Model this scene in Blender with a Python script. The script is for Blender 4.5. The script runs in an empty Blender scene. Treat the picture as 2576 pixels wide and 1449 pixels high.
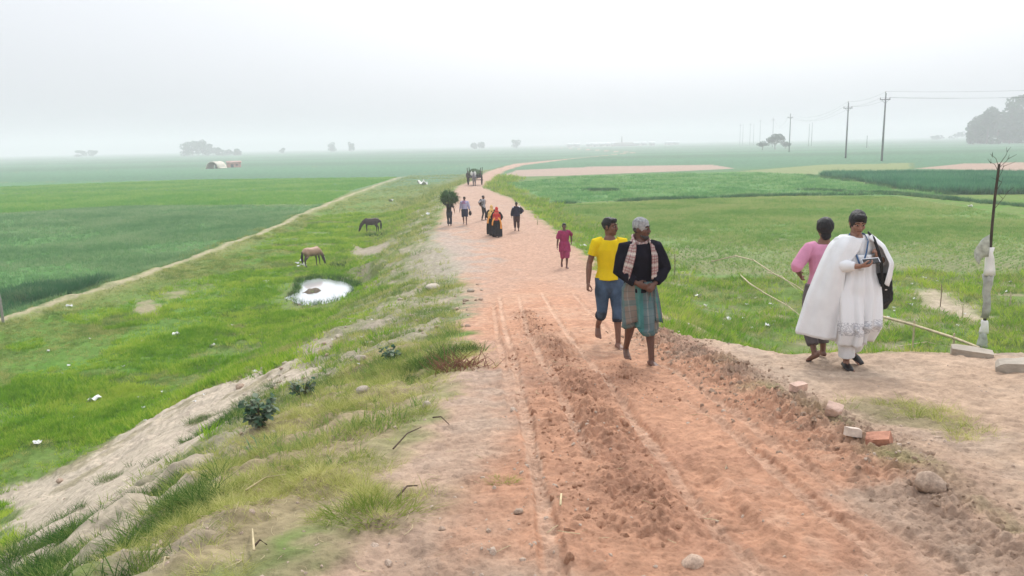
import bpy, bmesh, math, random
import numpy as np
from mathutils import Vector, Matrix, Euler

random.seed(7)
RNG = np.random.default_rng(11)
scene = bpy.context.scene
COL = scene.collection
R = math.radians

# ------------------------------------------------------------------ camera
EYE = 6.2                      # lens height over the left field, metres
FPX = 1983.0                   # focal length in units of a 2576-wide frame
PITCH = math.atan(362.5 / FPX)
ROLL = R(1.15)
c_f = Vector((0, math.cos(PITCH), -math.sin(PITCH)))
c_r0 = Vector((1, 0, 0)); c_u0 = Vector((0, math.sin(PITCH), math.cos(PITCH)))
c_r = c_r0 * math.cos(ROLL) - c_u0 * math.sin(ROLL)
c_u = c_r0 * math.sin(ROLL) + c_u0 * math.cos(ROLL)
cam_data = bpy.data.cameras.new('camera')
cam = bpy.data.objects.new('camera', cam_data)
COL.objects.link(cam)
m = Matrix.Identity(4)
for i in range(3):
    m[i][0] = c_r[i]; m[i][1] = c_u[i]; m[i][2] = -c_f[i]
m[2][3] = EYE
cam.matrix_world = m
cam_data.sensor_width = 36
cam_data.lens = FPX / 2576 * 36
cam_data.clip_start = 0.1
cam_data.clip_end = 12000
scene.camera = cam

# ------------------------------------------------------------------ sky, sun, exposure
SUN_EL, SUN_AZ = R(42), R(14)          # azimuth measured from +Y towards +X
world = bpy.data.worlds.new('World')
scene.world = world
world.use_nodes = True
wn, wl = world.node_tree.nodes, world.node_tree.links
wn.clear()
w_out = wn.new('ShaderNodeOutputWorld')
w_bg = wn.new('ShaderNodeBackground'); w_bg.inputs['Strength'].default_value = 0.10
w_sky = wn.new('ShaderNodeTexSky'); w_sky.sky_type = 'NISHITA'
w_sky.sun_disc = False
w_sky.sun_elevation = SUN_EL
w_sky.sun_rotation = SUN_AZ
w_sky.air_density = 1.0; w_sky.dust_density = 6.0; w_sky.ozone_density = 1.0
w_hs = wn.new('ShaderNodeHueSaturation'); w_hs.inputs['Saturation'].default_value = 0.12
w_mix = wn.new('ShaderNodeMixRGB'); w_mix.inputs['Fac'].default_value = 0.72
# even overcast, brighter overhead than at the horizon (1 + 2 sin of the height), before the strength
w_tc = wn.new('ShaderNodeTexCoord'); w_sep = wn.new('ShaderNodeSeparateXYZ'); wl.new(w_tc.outputs['Generated'], w_sep.inputs[0])
w_z = wn.new('ShaderNodeMath'); w_z.operation = 'MAXIMUM'; w_z.inputs[1].default_value = 0.0; wl.new(w_sep.outputs['Z'], w_z.inputs[0])
w_g = wn.new('ShaderNodeMath'); w_g.operation = 'MULTIPLY_ADD'; w_g.inputs[1].default_value = 2.0; w_g.inputs[2].default_value = 1.0; wl.new(w_z.outputs[0], w_g.inputs[0])
w_oc = wn.new('ShaderNodeVectorMath'); w_oc.operation = 'SCALE'; w_oc.inputs[0].default_value = (4.5, 4.72, 5.15); wl.new(w_g.outputs[0], w_oc.inputs['Scale'])
wl.new(w_oc.outputs[0], w_mix.inputs[2])
wl.new(w_sky.outputs[0], w_hs.inputs['Color'])
wl.new(w_hs.outputs[0], w_mix.inputs[1])
wl.new(w_mix.outputs[0], w_bg.inputs['Color'])
wl.new(w_bg.outputs[0], w_out.inputs['Surface'])

sun_d = bpy.data.lights.new('sun', 'SUN')
sun_d.energy = 1.5; sun_d.angle = R(10); sun_d.color = (1.0, 0.96, 0.9)
sun = bpy.data.objects.new('sun', sun_d); COL.objects.link(sun)
to_sun = Vector((math.sin(SUN_AZ) * math.cos(SUN_EL), math.cos(SUN_AZ) * math.cos(SUN_EL), math.sin(SUN_EL)))
sun.rotation_euler = to_sun.to_track_quat('Z', 'Y').to_euler()
sun.location = (0, 0, 60)

vs = scene.view_settings
scene.display_settings.display_device = 'sRGB'
vs.view_transform = 'Standard'; vs.look = 'None'; vs.exposure = 0.64; vs.gamma = 1.0
vs.use_curve_mapping = False
scene.render.engine = 'CYCLES'
scene.cycles.use_denoising = True
scene.cycles.max_bounces = 6
scene.cycles.diffuse_bounces = 3
scene.cycles.volume_bounces = 2
scene.cycles.transparent_max_bounces = 8

# ------------------------------------------------------------------ helpers
def tag(o, label=None, cat=None, group=None, kind=None):
    if label: o['label'] = label
    if cat: o['category'] = cat
    if group: o['group'] = group
    if kind: o['kind'] = kind
    return o

def link(name, me, mat=None, parent=None, smooth=True):
    o = bpy.data.objects.new(name, me)
    COL.objects.link(o)
    if mat is not None and not me.materials:
        me.materials.append(mat)
    if parent is not None: o.parent = parent
    if smooth and len(me.polygons):
        me.polygons.foreach_set('use_smooth', np.ones(len(me.polygons), dtype=bool))
    return o

def empty(name, loc, rz=0.0):
    o = bpy.data.objects.new(name, None); COL.objects.link(o)
    o.location = loc; o.rotation_euler = (0, 0, rz); o.empty_display_size = 0.2
    return o

def mesh_np(name, V, Fq):
    """V n x 3, Fq list of arrays (k x 3 / k x 4)"""
    me = bpy.data.meshes.new(name)
    V = np.asarray(V, dtype=np.float32)
    if not isinstance(Fq, (list, tuple)): Fq = [Fq]
    Fq = [np.asarray(f, dtype=np.int32) for f in Fq if len(f)]
    nl = sum(f.size for f in Fq); nf = sum(len(f) for f in Fq)
    me.vertices.add(len(V)); me.vertices.foreach_set('co', V.ravel())
    me.loops.add(nl); me.loops.foreach_set('vertex_index', np.concatenate([f.ravel() for f in Fq]))
    me.polygons.add(nf)
    tot = np.concatenate([np.full(len(f), f.shape[1], dtype=np.int32) for f in Fq])
    st = np.concatenate([[0], np.cumsum(tot)[:-1]]).astype(np.int32)
    me.polygons.foreach_set('loop_start', st)
    me.polygons.foreach_set('loop_total', tot)
    me.update(calc_edges=True)
    me.validate()
    return me

def copy_tree(o, parent=None):
    c = o.copy(); COL.objects.link(c)
    if parent is not None: c.parent = parent
    for ch in list(o.children): copy_tree(ch, c)
    return c

# value noise ---------------------------------------------------------------
def _h(ix, iy, s):
    n = (ix.astype(np.int64) * 374761393 + iy.astype(np.int64) * 668265263 + s * 1274126177) & 0xFFFFFFFF
    n = ((n ^ (n >> 13)) * 1274126177) & 0xFFFFFFFF
    return ((n ^ (n >> 16)) & 0xFFFF) / 65535.0

def vnoise(x, y, s=0):
    x = np.asarray(x, dtype=np.float64); y = np.asarray(y, dtype=np.float64)
    ix = np.floor(x); iy = np.floor(y); fx = x - ix; fy = y - iy
    fx = fx * fx * fx * (fx * (fx * 6 - 15) + 10); fy = fy * fy * fy * (fy * (fy * 6 - 15) + 10)
    a = _h(ix, iy, s); b = _h(ix + 1, iy, s); c = _h(ix, iy + 1, s); d = _h(ix + 1, iy + 1, s)
    return (a * (1 - fx) + b * fx) * (1 - fy) + (c * (1 - fx) + d * fx) * fy

def fbm(x, y, f=1.0, o=4, s=0, g=0.5):
    """about -1..1"""
    t = 0; a = 1.0; n = 0
    for k in range(o):
        ca, sa = math.cos(k * 0.9 + 0.3), math.sin(k * 0.9 + 0.3)
        t = t + a * (vnoise((x * ca - y * sa) * f, (x * sa + y * ca) * f, s + k * 17) * 2 - 1)
        n += a; a *= g; f *= 2.03
    return t / n * 1.6

def sstep(a, b, x):
    t = np.clip((np.asarray(x, dtype=np.float64) - a) / (b - a), 0, 1)
    return t * t * (3 - 2 * t)

# materials -------------------------------------------------------------------
_mats = {}
def mat(name, col, rough=0.85, var=0.15, scale=20.0, bump=0.0, bscale=60.0, spec=0.25, metal=0.0, col2=None, trans=0.0, coord='Object'):
    if name in _mats: return _mats[name]
    M = bpy.data.materials.new(name); M.use_nodes = True
    n, l = M.node_tree.nodes, M.node_tree.links
    b = n['Principled BSDF']
    b.inputs['Roughness'].default_value = rough
    b.inputs['Specular IOR Level'].default_value = spec
    b.inputs['Metallic'].default_value = metal
    if trans: b.inputs['Transmission Weight'].default_value = trans
    tc = n.new('ShaderNodeTexCoord')
    nz = n.new('ShaderNodeTexNoise'); nz.inputs['Scale'].default_value = scale; nz.inputs['Detail'].default_value = 4
    l.new(tc.outputs[coord], nz.inputs['Vector'])
    mx = n.new('ShaderNodeMixRGB')
    c1 = [c * (1 - var) for c in col]; c2 = [min(1, c * (1 + var)) for c in (col2 or col)]
    mx.inputs[1].default_value = (*c1, 1); mx.inputs[2].default_value = (*c2, 1)
    cr = n.new('ShaderNodeValToRGB'); cr.color_ramp.elements[0].position = 0.3; cr.color_ramp.elements[1].position = 0.7
    l.new(nz.outputs['Fac'], cr.inputs['Fac']); l.new(cr.outputs['Color'], mx.inputs['Fac'])
    l.new(mx.outputs[0], b.inputs['Base Color'])
    if bump:
        n2 = n.new('ShaderNodeTexNoise'); n2.inputs['Scale'].default_value = bscale; n2.inputs['Detail'].default_value = 5
        l.new(tc.outputs[coord], n2.inputs['Vector'])
        bp = n.new('ShaderNodeBump'); bp.inputs['Strength'].default_value = bump; bp.inputs['Distance'].default_value = 0.02
        l.new(n2.outputs['Fac'], bp.inputs['Height']); l.new(bp.outputs[0], b.inputs['Normal'])
    _mats[name] = M
    return M
# ================================================================== terrain
# heights below are relative to the lens; world z = rel + EYE
KY = [-30, 0, 3, 8, 9, 10, 15, 22, 27, 38, 60, 100, 200, 300, 4000]
KZ = [-1.5, -1.55, -1.66, -2.28, -2.42, -2.55, -3.2, -3.95, -4.2, -4.45, -4.55, -4.7, -5.1, -5.6, -6.1]
XLY = [-30, 0, 2.8, 3.75, 5.5, 9.3, 15, 22, 31, 38, 59, 75, 90, 105, 147, 212, 291, 420]
XLX = [-1.4, -1.1, -.95, -.7, -.57, -.4, -.9, -1.2, -2.3, -3.7, -4.9, -5.5, -6.0, -5.2, -3.9, 1.4, 23.5, 64]
XRY = [-30, 0, 5.3, 11, 13.75, 19.6, 29, 40, 54, 67, 76, 88, 110, 147, 189, 266, 291, 420]
XRX = [2.3, 2.2, 2.1, 2.05, 2.5, 2.7, 2.8, 2.35, 1.2, .2, -1.3, -3.0, -2.2, -1.0, 2.9, 20, 26.5, 67]
YEX = [1.8, 2.05, 2.5, 3.0, 4.0, 5.0, 7.0, 30]
YEY = [11.6, 11.0, 9.4, 8.35, 8.25, 8.1, 7.9, 7.0]

def lookup(y, ky, kv):
    return np.interp(y, ky, kv)

def h_smooth(x, y):
    """the land's main shape: crown of the road, the banks beside it, the flat fields"""
    x = np.asarray(x, dtype=np.float64); y = np.asarray(y, dtype=np.float64)
    zr = lookup(y, KY, KZ)
    xl = lookup(y, XLY, XLX); xr = lookup(y, XRY, XRX)
    zl = -6.2 + 0.0 * x
    zR = -5.0 - 1.0 * sstep(150, 500, y)
    Wl = np.interp(y, [0, 18, 29, 45, 80], [9.0, 8.3, 5.2, 4.8, 5.0])
    tl = np.clip((xl - x) / Wl, 0, 1)
    sl = 0.55 * tl + 0.45 * tl * tl * (3 - 2 * tl)
    sl = np.where(tl < 1, sl - 0.10 * np.sin(np.pi * tl), sl)
    sl = np.clip(sl, 0, 1)
    do = np.minimum(np.maximum(x - xr, 0), np.maximum(y - np.interp(x, YEX, YEY), 0))
    Wr = np.interp(y, [0, 15, 30, 60], [4.2, 4.0, 3.0, 2.5])
    tr = np.clip(do / Wr, 0, 1)
    sr = 0.5 * tr + 0.5 * tr * tr * (3 - 2 * tr)
    z = np.where(x < (xl + xr) / 2, zr + (zl - zr) * sl, zr + (zR - zr) * sr)
    # bund of the footpath
    xb = footpath_x(y)
    on = sstep(20, 27, y) * (1 - sstep(150, 165, y))
    z = z + 0.22 * on * np.exp(-((x - xb) / 0.9) ** 2)
    return z

FPY = [15, 28.6, 34.5, 44, 57.8, 87, 120, 153, 200]
FPX_ = [-19.6, -19.0, -18.5, -18.0, -18.3, -19.9, -20.9, -21.6, -22.5]
def footpath_x(y):
    return np.interp(y, FPY, FPX_) + 0.12 * np.sin(y * 0.7) + 0.1 * np.sin(y * 0.23)

def ray_dir(px, py):
    d = c_f * FPX + c_r * (px - 1288) + c_u * (724.5 - py)
    return np.array(d)

_TS = np.geomspace(1.0, 5000, 6000)
def ground_at(px, py, hf=None):
    """where the view through a point of the photograph (2576 wide) meets the land"""
    hf = hf or h_smooth
    d = ray_dir(px, py); d = d / d[1]
    X = d[0] * _TS; Y = _TS; Z = d[2] * _TS
    below = Z < hf(X, Y)
    i = int(np.argmax(below))
    if not below.any(): return None
    if i == 0: return np.array([X[0], Y[0], Z[0] + EYE])
    a, b = _TS[i - 1], _TS[i]
    for _ in range(30):
        mid = (a + b) / 2
        if d[2] * mid < float(hf(d[0] * mid, mid)): b = mid
        else: a = mid
    return np.array([d[0] * b, b, float(hf(d[0] * b, b)) + EYE])

def line_at(pts):
    return np.array([ground_at(*p)[:2] for p in pts])

def poly_sd(x, y, poly):
    """signed distance (negative inside) to a polygon, world metres"""
    P = np.asarray(poly); n = len(P)
    if x.size > 4000:            # only points near the outline need the exact distance
        lo = P.min(0) - 4; hi = P.max(0) + 4
        s = (x > lo[0]) & (x < hi[0]) & (y > lo[1]) & (y < hi[1])
        if s.sum() < 0.9 * x.size:
            out = np.full(x.shape, 9.0)
            if s.any(): out[s] = poly_sd(x[s], y[s], P)
            return out
    best = np.full(x.shape, 1e9); inside = np.zeros(x.shape, dtype=bool)
    for i in range(n):
        a = P[i]; b = P[(i + 1) % n]; e = b - a
        wx = x - a[0]; wy = y - a[1]
        t = np.clip((wx * e[0] + wy * e[1]) / (e @ e + 1e-12), 0, 1)
        best = np.minimum(best, np.hypot(wx - e[0] * t, wy - e[1] * t))
        c = (a[1] > y) != (b[1] > y)
        with np.errstate(divide='ignore', invalid='ignore'):
            xx = (b[0] - a[0]) * (y - a[1]) / (b[1] - a[1] + 1e-12) + a[0]
        inside ^= c & (x < xx)
    return np.where(inside, -best, best)

def line_d(x, y, pts):
    """distance to a polyline and the arc position along it"""
    if x.size > 4000:
        P = np.asarray(pts); lo = P.min(0) - 1.5; hi = P.max(0) + 1.5
        s = (x > lo[0]) & (x < hi[0]) & (y > lo[1]) & (y < hi[1])
        if s.sum() < 0.9 * x.size:
            bd = np.full(x.shape, 9.0); ar = np.zeros(x.shape)
            if s.any(): bd[s], ar[s] = line_d(x[s], y[s], pts)
            return bd, ar
    best = np.full(x.shape, 1e9); arc = np.zeros(x.shape); s = 0.0; side = np.zeros(x.shape)
    for a, b in zip(pts[:-1], pts[1:]):
        e = b - a; L = math.hypot(*e)
        wx = x - a[0]; wy = y - a[1]
        t = np.clip((wx * e[0] + wy * e[1]) / (L * L + 1e-12), 0, 1)
        d = np.hypot(wx - e[0] * t, wy - e[1] * t)
        mks = d < best
        best = np.where(mks, d, best); arc = np.where(mks, s + t * L, arc)
        s += L
    return best, arc

# traced outlines on the land ---------------------------------------------------
TRACKS = [line_at(p) for p in (
    [(1256, 745), (1268, 820), (1292, 905), (1312, 1010), (1340, 1150), (1362, 1260), (1384, 1380), (1396, 1480)],
    [(1305, 745), (1322, 830), (1355, 900), (1400, 975), (1440, 1070), (1482, 1165)],
    [(1362, 735), (1400, 800), (1455, 880), (1540, 985), (1610, 1080), (1690, 1185), (1780, 1305), (1880, 1420), (1920, 1480)],
    [(1585, 900), (1700, 935), (1780, 1000), (1900, 1095), (2040, 1200), (2200, 1310), (2400, 1435)],
    [(1480, 985), (1560, 1040), (1660, 1150), (1760, 1240), (1850, 1350)],
    [(1690, 985), (1800, 1065), (1930, 1180), (2080, 1300), (2230, 1420), (2300, 1480)],
    [(1240, 760), (1250, 840), (1272, 930), (1290, 1020)],
    [(1440, 735), (1500, 800), (1560, 870)],
)]
CLOD_LINES = [line_at(p) for p in (
    [(1322, 790), (1345, 835), (1400, 890), (1445, 960), (1475, 1020), (1520, 1100), (1570, 1210), (1640, 1330)],
    [(1635, 838), (1720, 890), (1800, 930), (1900, 995), (2000, 1055), (2110, 1120), (2220, 1190), (2330, 1265), (2450, 1335), (2570, 1400)],
    [(1300, 880), (1360, 1010), (1410, 1130), (1440, 1260), (1490, 1400)],
    [(1560, 930), (1590, 985), (1620, 1010)],
)]
def P(*pts): return np.array([ground_at(*p)[:2] for p in pts])
AREA = {
    'red': P((1215, 735), (1300, 692), (1420, 690), (1500, 730), (1570, 775), (1640, 830), (1760, 905), (1900, 1000), (2100, 1130), (2300, 1280), (2520, 1449), (2600, 1560), (1400, 1560), (1370, 1449), (1320, 1300), (1290, 1150), (1262, 1040), (1240, 900), (1160, 860), (1080, 850)),
    'verge': P((330, 1449), (430, 1300), (560, 1120), (640, 1060), (720, 1020), (800, 965), (900, 915), (1000, 865), (1090, 850), (1200, 880), (1195, 925), (1110, 1000), (1050, 1060), (1025, 1110), (1015, 1190), (1010, 1260), (930, 1300), (760, 1330), (640, 1380), (600, 1449)),
    'strip': P((0, 1240), (180, 1170), (330, 1080), (480, 1000), (620, 945), (720, 920), (830, 912), (900, 885), (880, 905), (790, 945), (700, 985), (580, 1060), (470, 1140), (380, 1190), (250, 1290), (130, 1390), (60, 1449), (0, 1449)),
    'gully': P((60, 1449), (200, 1330), (330, 1235), (450, 1180), (560, 1140), (520, 1200), (440, 1290), (380, 1370), (330, 1449)),
    'grey_bank': P((1120, 560), (1200, 600), (1235, 640), (1220, 700), (1120, 720), (1040, 700), (1010, 670), (1060, 620), (1080, 590)),
    'bare_a': P((880, 612), (985, 606), (970, 636), (885, 640)),
    'bare_b': P((325, 770), (380, 755), (425, 770), (395, 795), (330, 800)),
    'bare_c': P((405, 735), (470, 725), (480, 745), (420, 752)),
    'stony': P((640, 905), (760, 850), (900, 800), (1040, 745), (1180, 715), (1215, 725), (1180, 780), (1120, 830), (1010, 860), (900, 905), (800, 940), (700, 985), (560, 1080), (520, 1150), (620, 1120), (700, 1060)),
    'plateau_grass': P((2190, 1015), (2300, 1020), (2420, 1085), (2450, 1120), (2380, 1125), (2260, 1080), (2160, 1035)),
    'mound': P((2290, 740), (2350, 722), (2400, 745), (2490, 800), (2450, 810), (2380, 785), (2310, 770)),
    'lush': P((0, 850), (120, 830), (300, 800), (560, 760), (700, 700), (830, 655), (960, 640), (1010, 650), (930, 710), (900, 760), (760, 790), (640, 830), (480, 920), (300, 1020), (0, 1120)),
}
def PZ(*pts, z=-6.22):
    out = []
    for p in pts:
        d = ray_dir(*p); out.append(d[:2] * (z / d[2]))
    return np.array(out)
POND_POLY = PZ((722, 752), (745, 735), (752, 712), (775, 703), (800, 699), (838, 702), (868, 708), (890, 716), (901, 725), (892, 740), (862, 752), (830, 762), (795, 767), (755, 766))
ISLE = PZ((787, 733))[0]
POND_Z = -6.22

PLOT_ROWS = PZ((1420, 560), (1400, 519), (1640, 507), (1960, 497), (2250, 497), (2576, 545), (2800, 580), (2800, 700), (2576, 690), (2100, 690), (1900, 700), (1720, 690), (1600, 630), z=-5.0)

def h_detail(x, y, z=None):
    """small relief: ruts, clods, footprints, gullies and tussocks"""
    x = np.asarray(x, dtype=np.float64); y = np.asarray(y, dtype=np.float64)
    z = h_smooth(x, y) if z is None else z
    r = np.hypot(x, y)
    xl = lookup(y, XLY, XLX); xr = lookup(y, XRY, XRX)
    road = sstep(-0.5, 0.3, x - xl) * sstep(-0.5, 0.3, xr - x)
    yedge = np.interp(x, YEX, YEY)
    plat = sstep(-0.3, 0.3, x - xr) * sstep(-0.6, 0.2, yedge - y)
    soil = np.clip(road + plat, 0, 1)
    near = 1 - sstep(25, 80, r)
    z = z + soil * near * (0.030 * fbm(x, y, 0.9, 3, 3) + 0.016 * fbm(x, y, 4.5, 4, 5, 0.6))
    z = z + soil * near * 0.012 * np.abs(fbm(x, y, 11, 3, 9))
    nn = 1 - sstep(9, 22, r)
    z = z + soil * nn * 0.007 * fbm(x, y, 34, 3, 15)
    # clods and torn earth along the ridges
    for k, L in enumerate(CLOD_LINES):
        d, arc = line_d(x, y, L)
        w = [0.22, 0.32, 0.17, 0.3][k]; hh = [0.078, 0.085, 0.024, 0.04][k] * (0.5 + 0.5 * sstep(3.2, 6, r))
        mks = np.exp(-(d / w) ** 2) * (0.55 + 0.6 * vnoise(arc * 1.3, arc * 0 + k, 77 + k))
        z = z + mks * (hh * 0.8 + hh * 0.55 * fbm(x, y, 5.5, 3, 20 + k, 0.6) + hh * 0.75 * (np.abs(fbm(x, y, 11, 3, 29 + k, 0.65)) - 0.3) + hh * 0.45 * (np.abs(fbm(x, y, 27, 2, 39 + k)) - 0.3))
    # wheel ruts with a tread print
    for k, L in enumerate(TRACKS):
        d, arc = line_d(x, y, L)
        wob = 0.02 * np.sin(arc * 2.3 + k)
        hw = 0.040 if k != 4 else 0.12
        prof = 1 - sstep(hw * 0.75, hw * 1.25, np.abs(d + wob))
        fade = sstep(0, 0.8, arc) * (0.7 + 0.3 * sstep(0.3, 0.55, vnoise(arc * 0.5, arc * 0, 200 + k)))
        lip = np.exp(-((np.abs(d) - hw * 1.5) / 0.022) ** 2)
        z = z - prof * fade * (0.024 if k != 4 else 0.034) + lip * fade * 0.013
        tread = 0.5 + 0.5 * np.sign(np.sin(arc * 2 * np.pi / 0.075 + 6 * np.abs(d)))
        z = z + prof * fade * tread * 0.007 * (k != 4) * (1 - sstep(6, 11, r))
    # drill furrows of the right-hand field
    fr = sstep(0.1, 0.6, -poly_sd(x, y, PLOT_ROWS)) * (1 - sstep(34, 48, r))
    z = z + fr * 0.045 * np.sin((x + 0.02 * y) * 2 * np.pi / 0.20)
    # right berm: step up from the road to the shoulder
    z = z + plat * 0.05 * fbm(x, y, 0.5, 3, 41)
    # left bank
    lb = sstep(0.0, 0.6, xl - x)
    bank = lb * (1 - sstep(7.5, 10, xl - x))
    smooth_ = 1 - 0.75 * np.where(r < 14, 1 - sstep(-0.3, 0.2, poly_sd(x, y, AREA['strip'])), 0)
    z = z + bank * (1 - sstep(30, 60, r)) * (0.09 * fbm(x, y, 0.8, 4, 51) + 0.055 * smooth_ * fbm(x, y, 3.2, 4, 55, 0.6))
    g = np.where(r < 16, poly_sd(x, y, AREA['gully']), 9.0)
    gm = 1 - sstep(-0.25, 0.2, g)
    q = (x * 0.80 - y * 0.60)
    z = z + gm * (0.10 * np.sin(q * 8.2 + 1.5 * fbm(x, y, 0.9, 2, 61)) + 0.03 * fbm(x, y, 3, 3, 63))
    meadow = lb * sstep(6.0, 9, xl - x) * (1 - sstep(60, 120, r))
    tus = fbm(x, y, 0.55, 4, 71)
    z = z + meadow * (0.10 * np.maximum(tus, -0.4))
    near_p = (np.abs(x + 8.3) < 5) & (np.abs(y - 34.5) < 8)
    if near_p.any():
        d = poly_sd(x[near_p], y[near_p], POND_POLY); zz = z[near_p]
        jd = d + 0.22 * fbm(x[near_p], y[near_p], 2.0, 3, 91)
        bed = POND_Z - 0.15 * (1 - sstep(-0.45, 0.05, jd)) + 0.04 * sstep(0.0, 0.4, jd)
        isl = np.exp(-(np.hypot((x[near_p] - ISLE[0]) / 0.42, (y[near_p] - ISLE[1]) / 0.75)) ** 4)
        bed = bed + isl * (0.24 + 0.05 * fbm(x[near_p], y[near_p], 5, 3, 95))
        f = 1 - sstep(0.3, 1.3, jd)
        z[near_p] = zz * (1 - f) + bed * f
    rightslope = sstep(0.2, 0.8, x - xr) * sstep(0.2, 0.8, y - yedge) * (1 - sstep(40, 70, r))
    z = z + rightslope * (0.07 * fbm(x, y, 0.7, 4, 81))
    return z

def hz(x, y):
    return float(h_detail(np.array([x]), np.array([y]))[0]) + EYE

def at(px, py):
    """a world point standing on the finished land"""
    g0 = ground_at(px, py)
    d = ray_dir(px, py); d = d / d[1]
    t = g0[1] * np.linspace(0.82, 1.35, 160)
    below = d[2] * t < h_detail(d[0] * t, t)
    i = max(int(np.argmax(below)), 1) if below.any() else 80
    t = np.linspace(t[i - 1], t[i], 24)
    below = d[2] * t < h_detail(d[0] * t, t)
    y = t[int(np.argmax(below))] if below.any() else t[-1]
    return Vector((d[0] * y, y, hz(d[0] * y, y)))

# ---- field plots (world outlines) ----------------------------------------------
def plot(*pts, z=-6.2):
    out = []
    for p in pts:
        d = ray_dir(*p); t = z / d[2]; out.append(d[:2] * t)
    return np.array(out)
PLOTS = [  # name, outline, colour
    ('crop_field', np.array([(-18.9, 20), (-18.5, 30), (-17.9, 44), (-18.2, 57), (-19.8, 86), (-45, 90.5), (-53, 83), (-75, 80), (-75, 20)]), (.085, .20, .055), 'left dark'),
    ('crop_field', np.array([(-20.3, 87.5), (-22.5, 113), (-60, 128), (-120, 120), (-120, 88), (-53, 84.5), (-45, 91.5)]), (.120, .215, .050), 'left light'),
    ('crop_field', np.array([(-22.6, 114.5), (-22.3, 160), (-130, 180), (-400, 230), (-400, 120), (-120, 121), (-60, 129.5)]), (.085, .205, .085), 'left mid'),
    ('crop_field', np.array([(-22.5, 161), (-14, 262), (-500, 300), (-500, 240), (-130, 181.5)]), (.075, .175, .095), 'left far'),
    ('crop_field', plot((1420, 560), (1400, 519), (1640, 507), (1960, 497), (2250, 497), (2576, 545), (2800, 580), (2800, 700), (2576, 690), (2100, 690), (1900, 700), (1720, 690), (1600, 630), z=-5.0), (.14, .235, .065), 'right rows'),
    ('crop_field', plot((1395, 512), (1330, 485), (1270, 462), (1420, 446), (1850, 432), (2040, 440), (2160, 458), (2260, 478), (2400, 490), (2260, 493), (1960, 492), (1640, 502), z=-5.0), (.098, .215, .062), 'right pale'),
    ('crop_field', plot((2030, 441), (2200, 436), (2576, 431), (2760, 428), (2760, 492), (2576, 489), (2400, 490), (2270, 478), (2170, 458), z=-5.0), (.028, .090, .050), 'right dark'),
    ('bare_field', plot((1262, 445), (1300, 428), (1500, 419), (1790, 414), (1850, 424), (1700, 431), (1420, 442), z=-5.0), (.36, .27, .215), 'right bare'),
    ('bare_field', plot((2300, 424), (2420, 412), (2576, 408), (2760, 404), (2760, 426), (2576, 430), z=-5.0), (.36, .26, .20), 'right bare far'),
    ('crop_field', plot((1860, 431), (2060, 415), (2290, 410), (2290, 424), (2200, 433), (2040, 438), z=-5.0), (.20, .24, .105), 'right fallow'),
]

SOIL = {'red': (.52, .285, .18), 'pink': (.43, .29, .217), 'tan': (.485, .345, .245), 'grey': (.36, .30, .24),
        'white': (.52, .43, .34), 'green': (.13, .205, .045), 'lush': (.10, .215, .03), 'olive': (.17, .19, .065), 'dry': (.29, .26, .11), 'far': (.085, .185, .105)}

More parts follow.
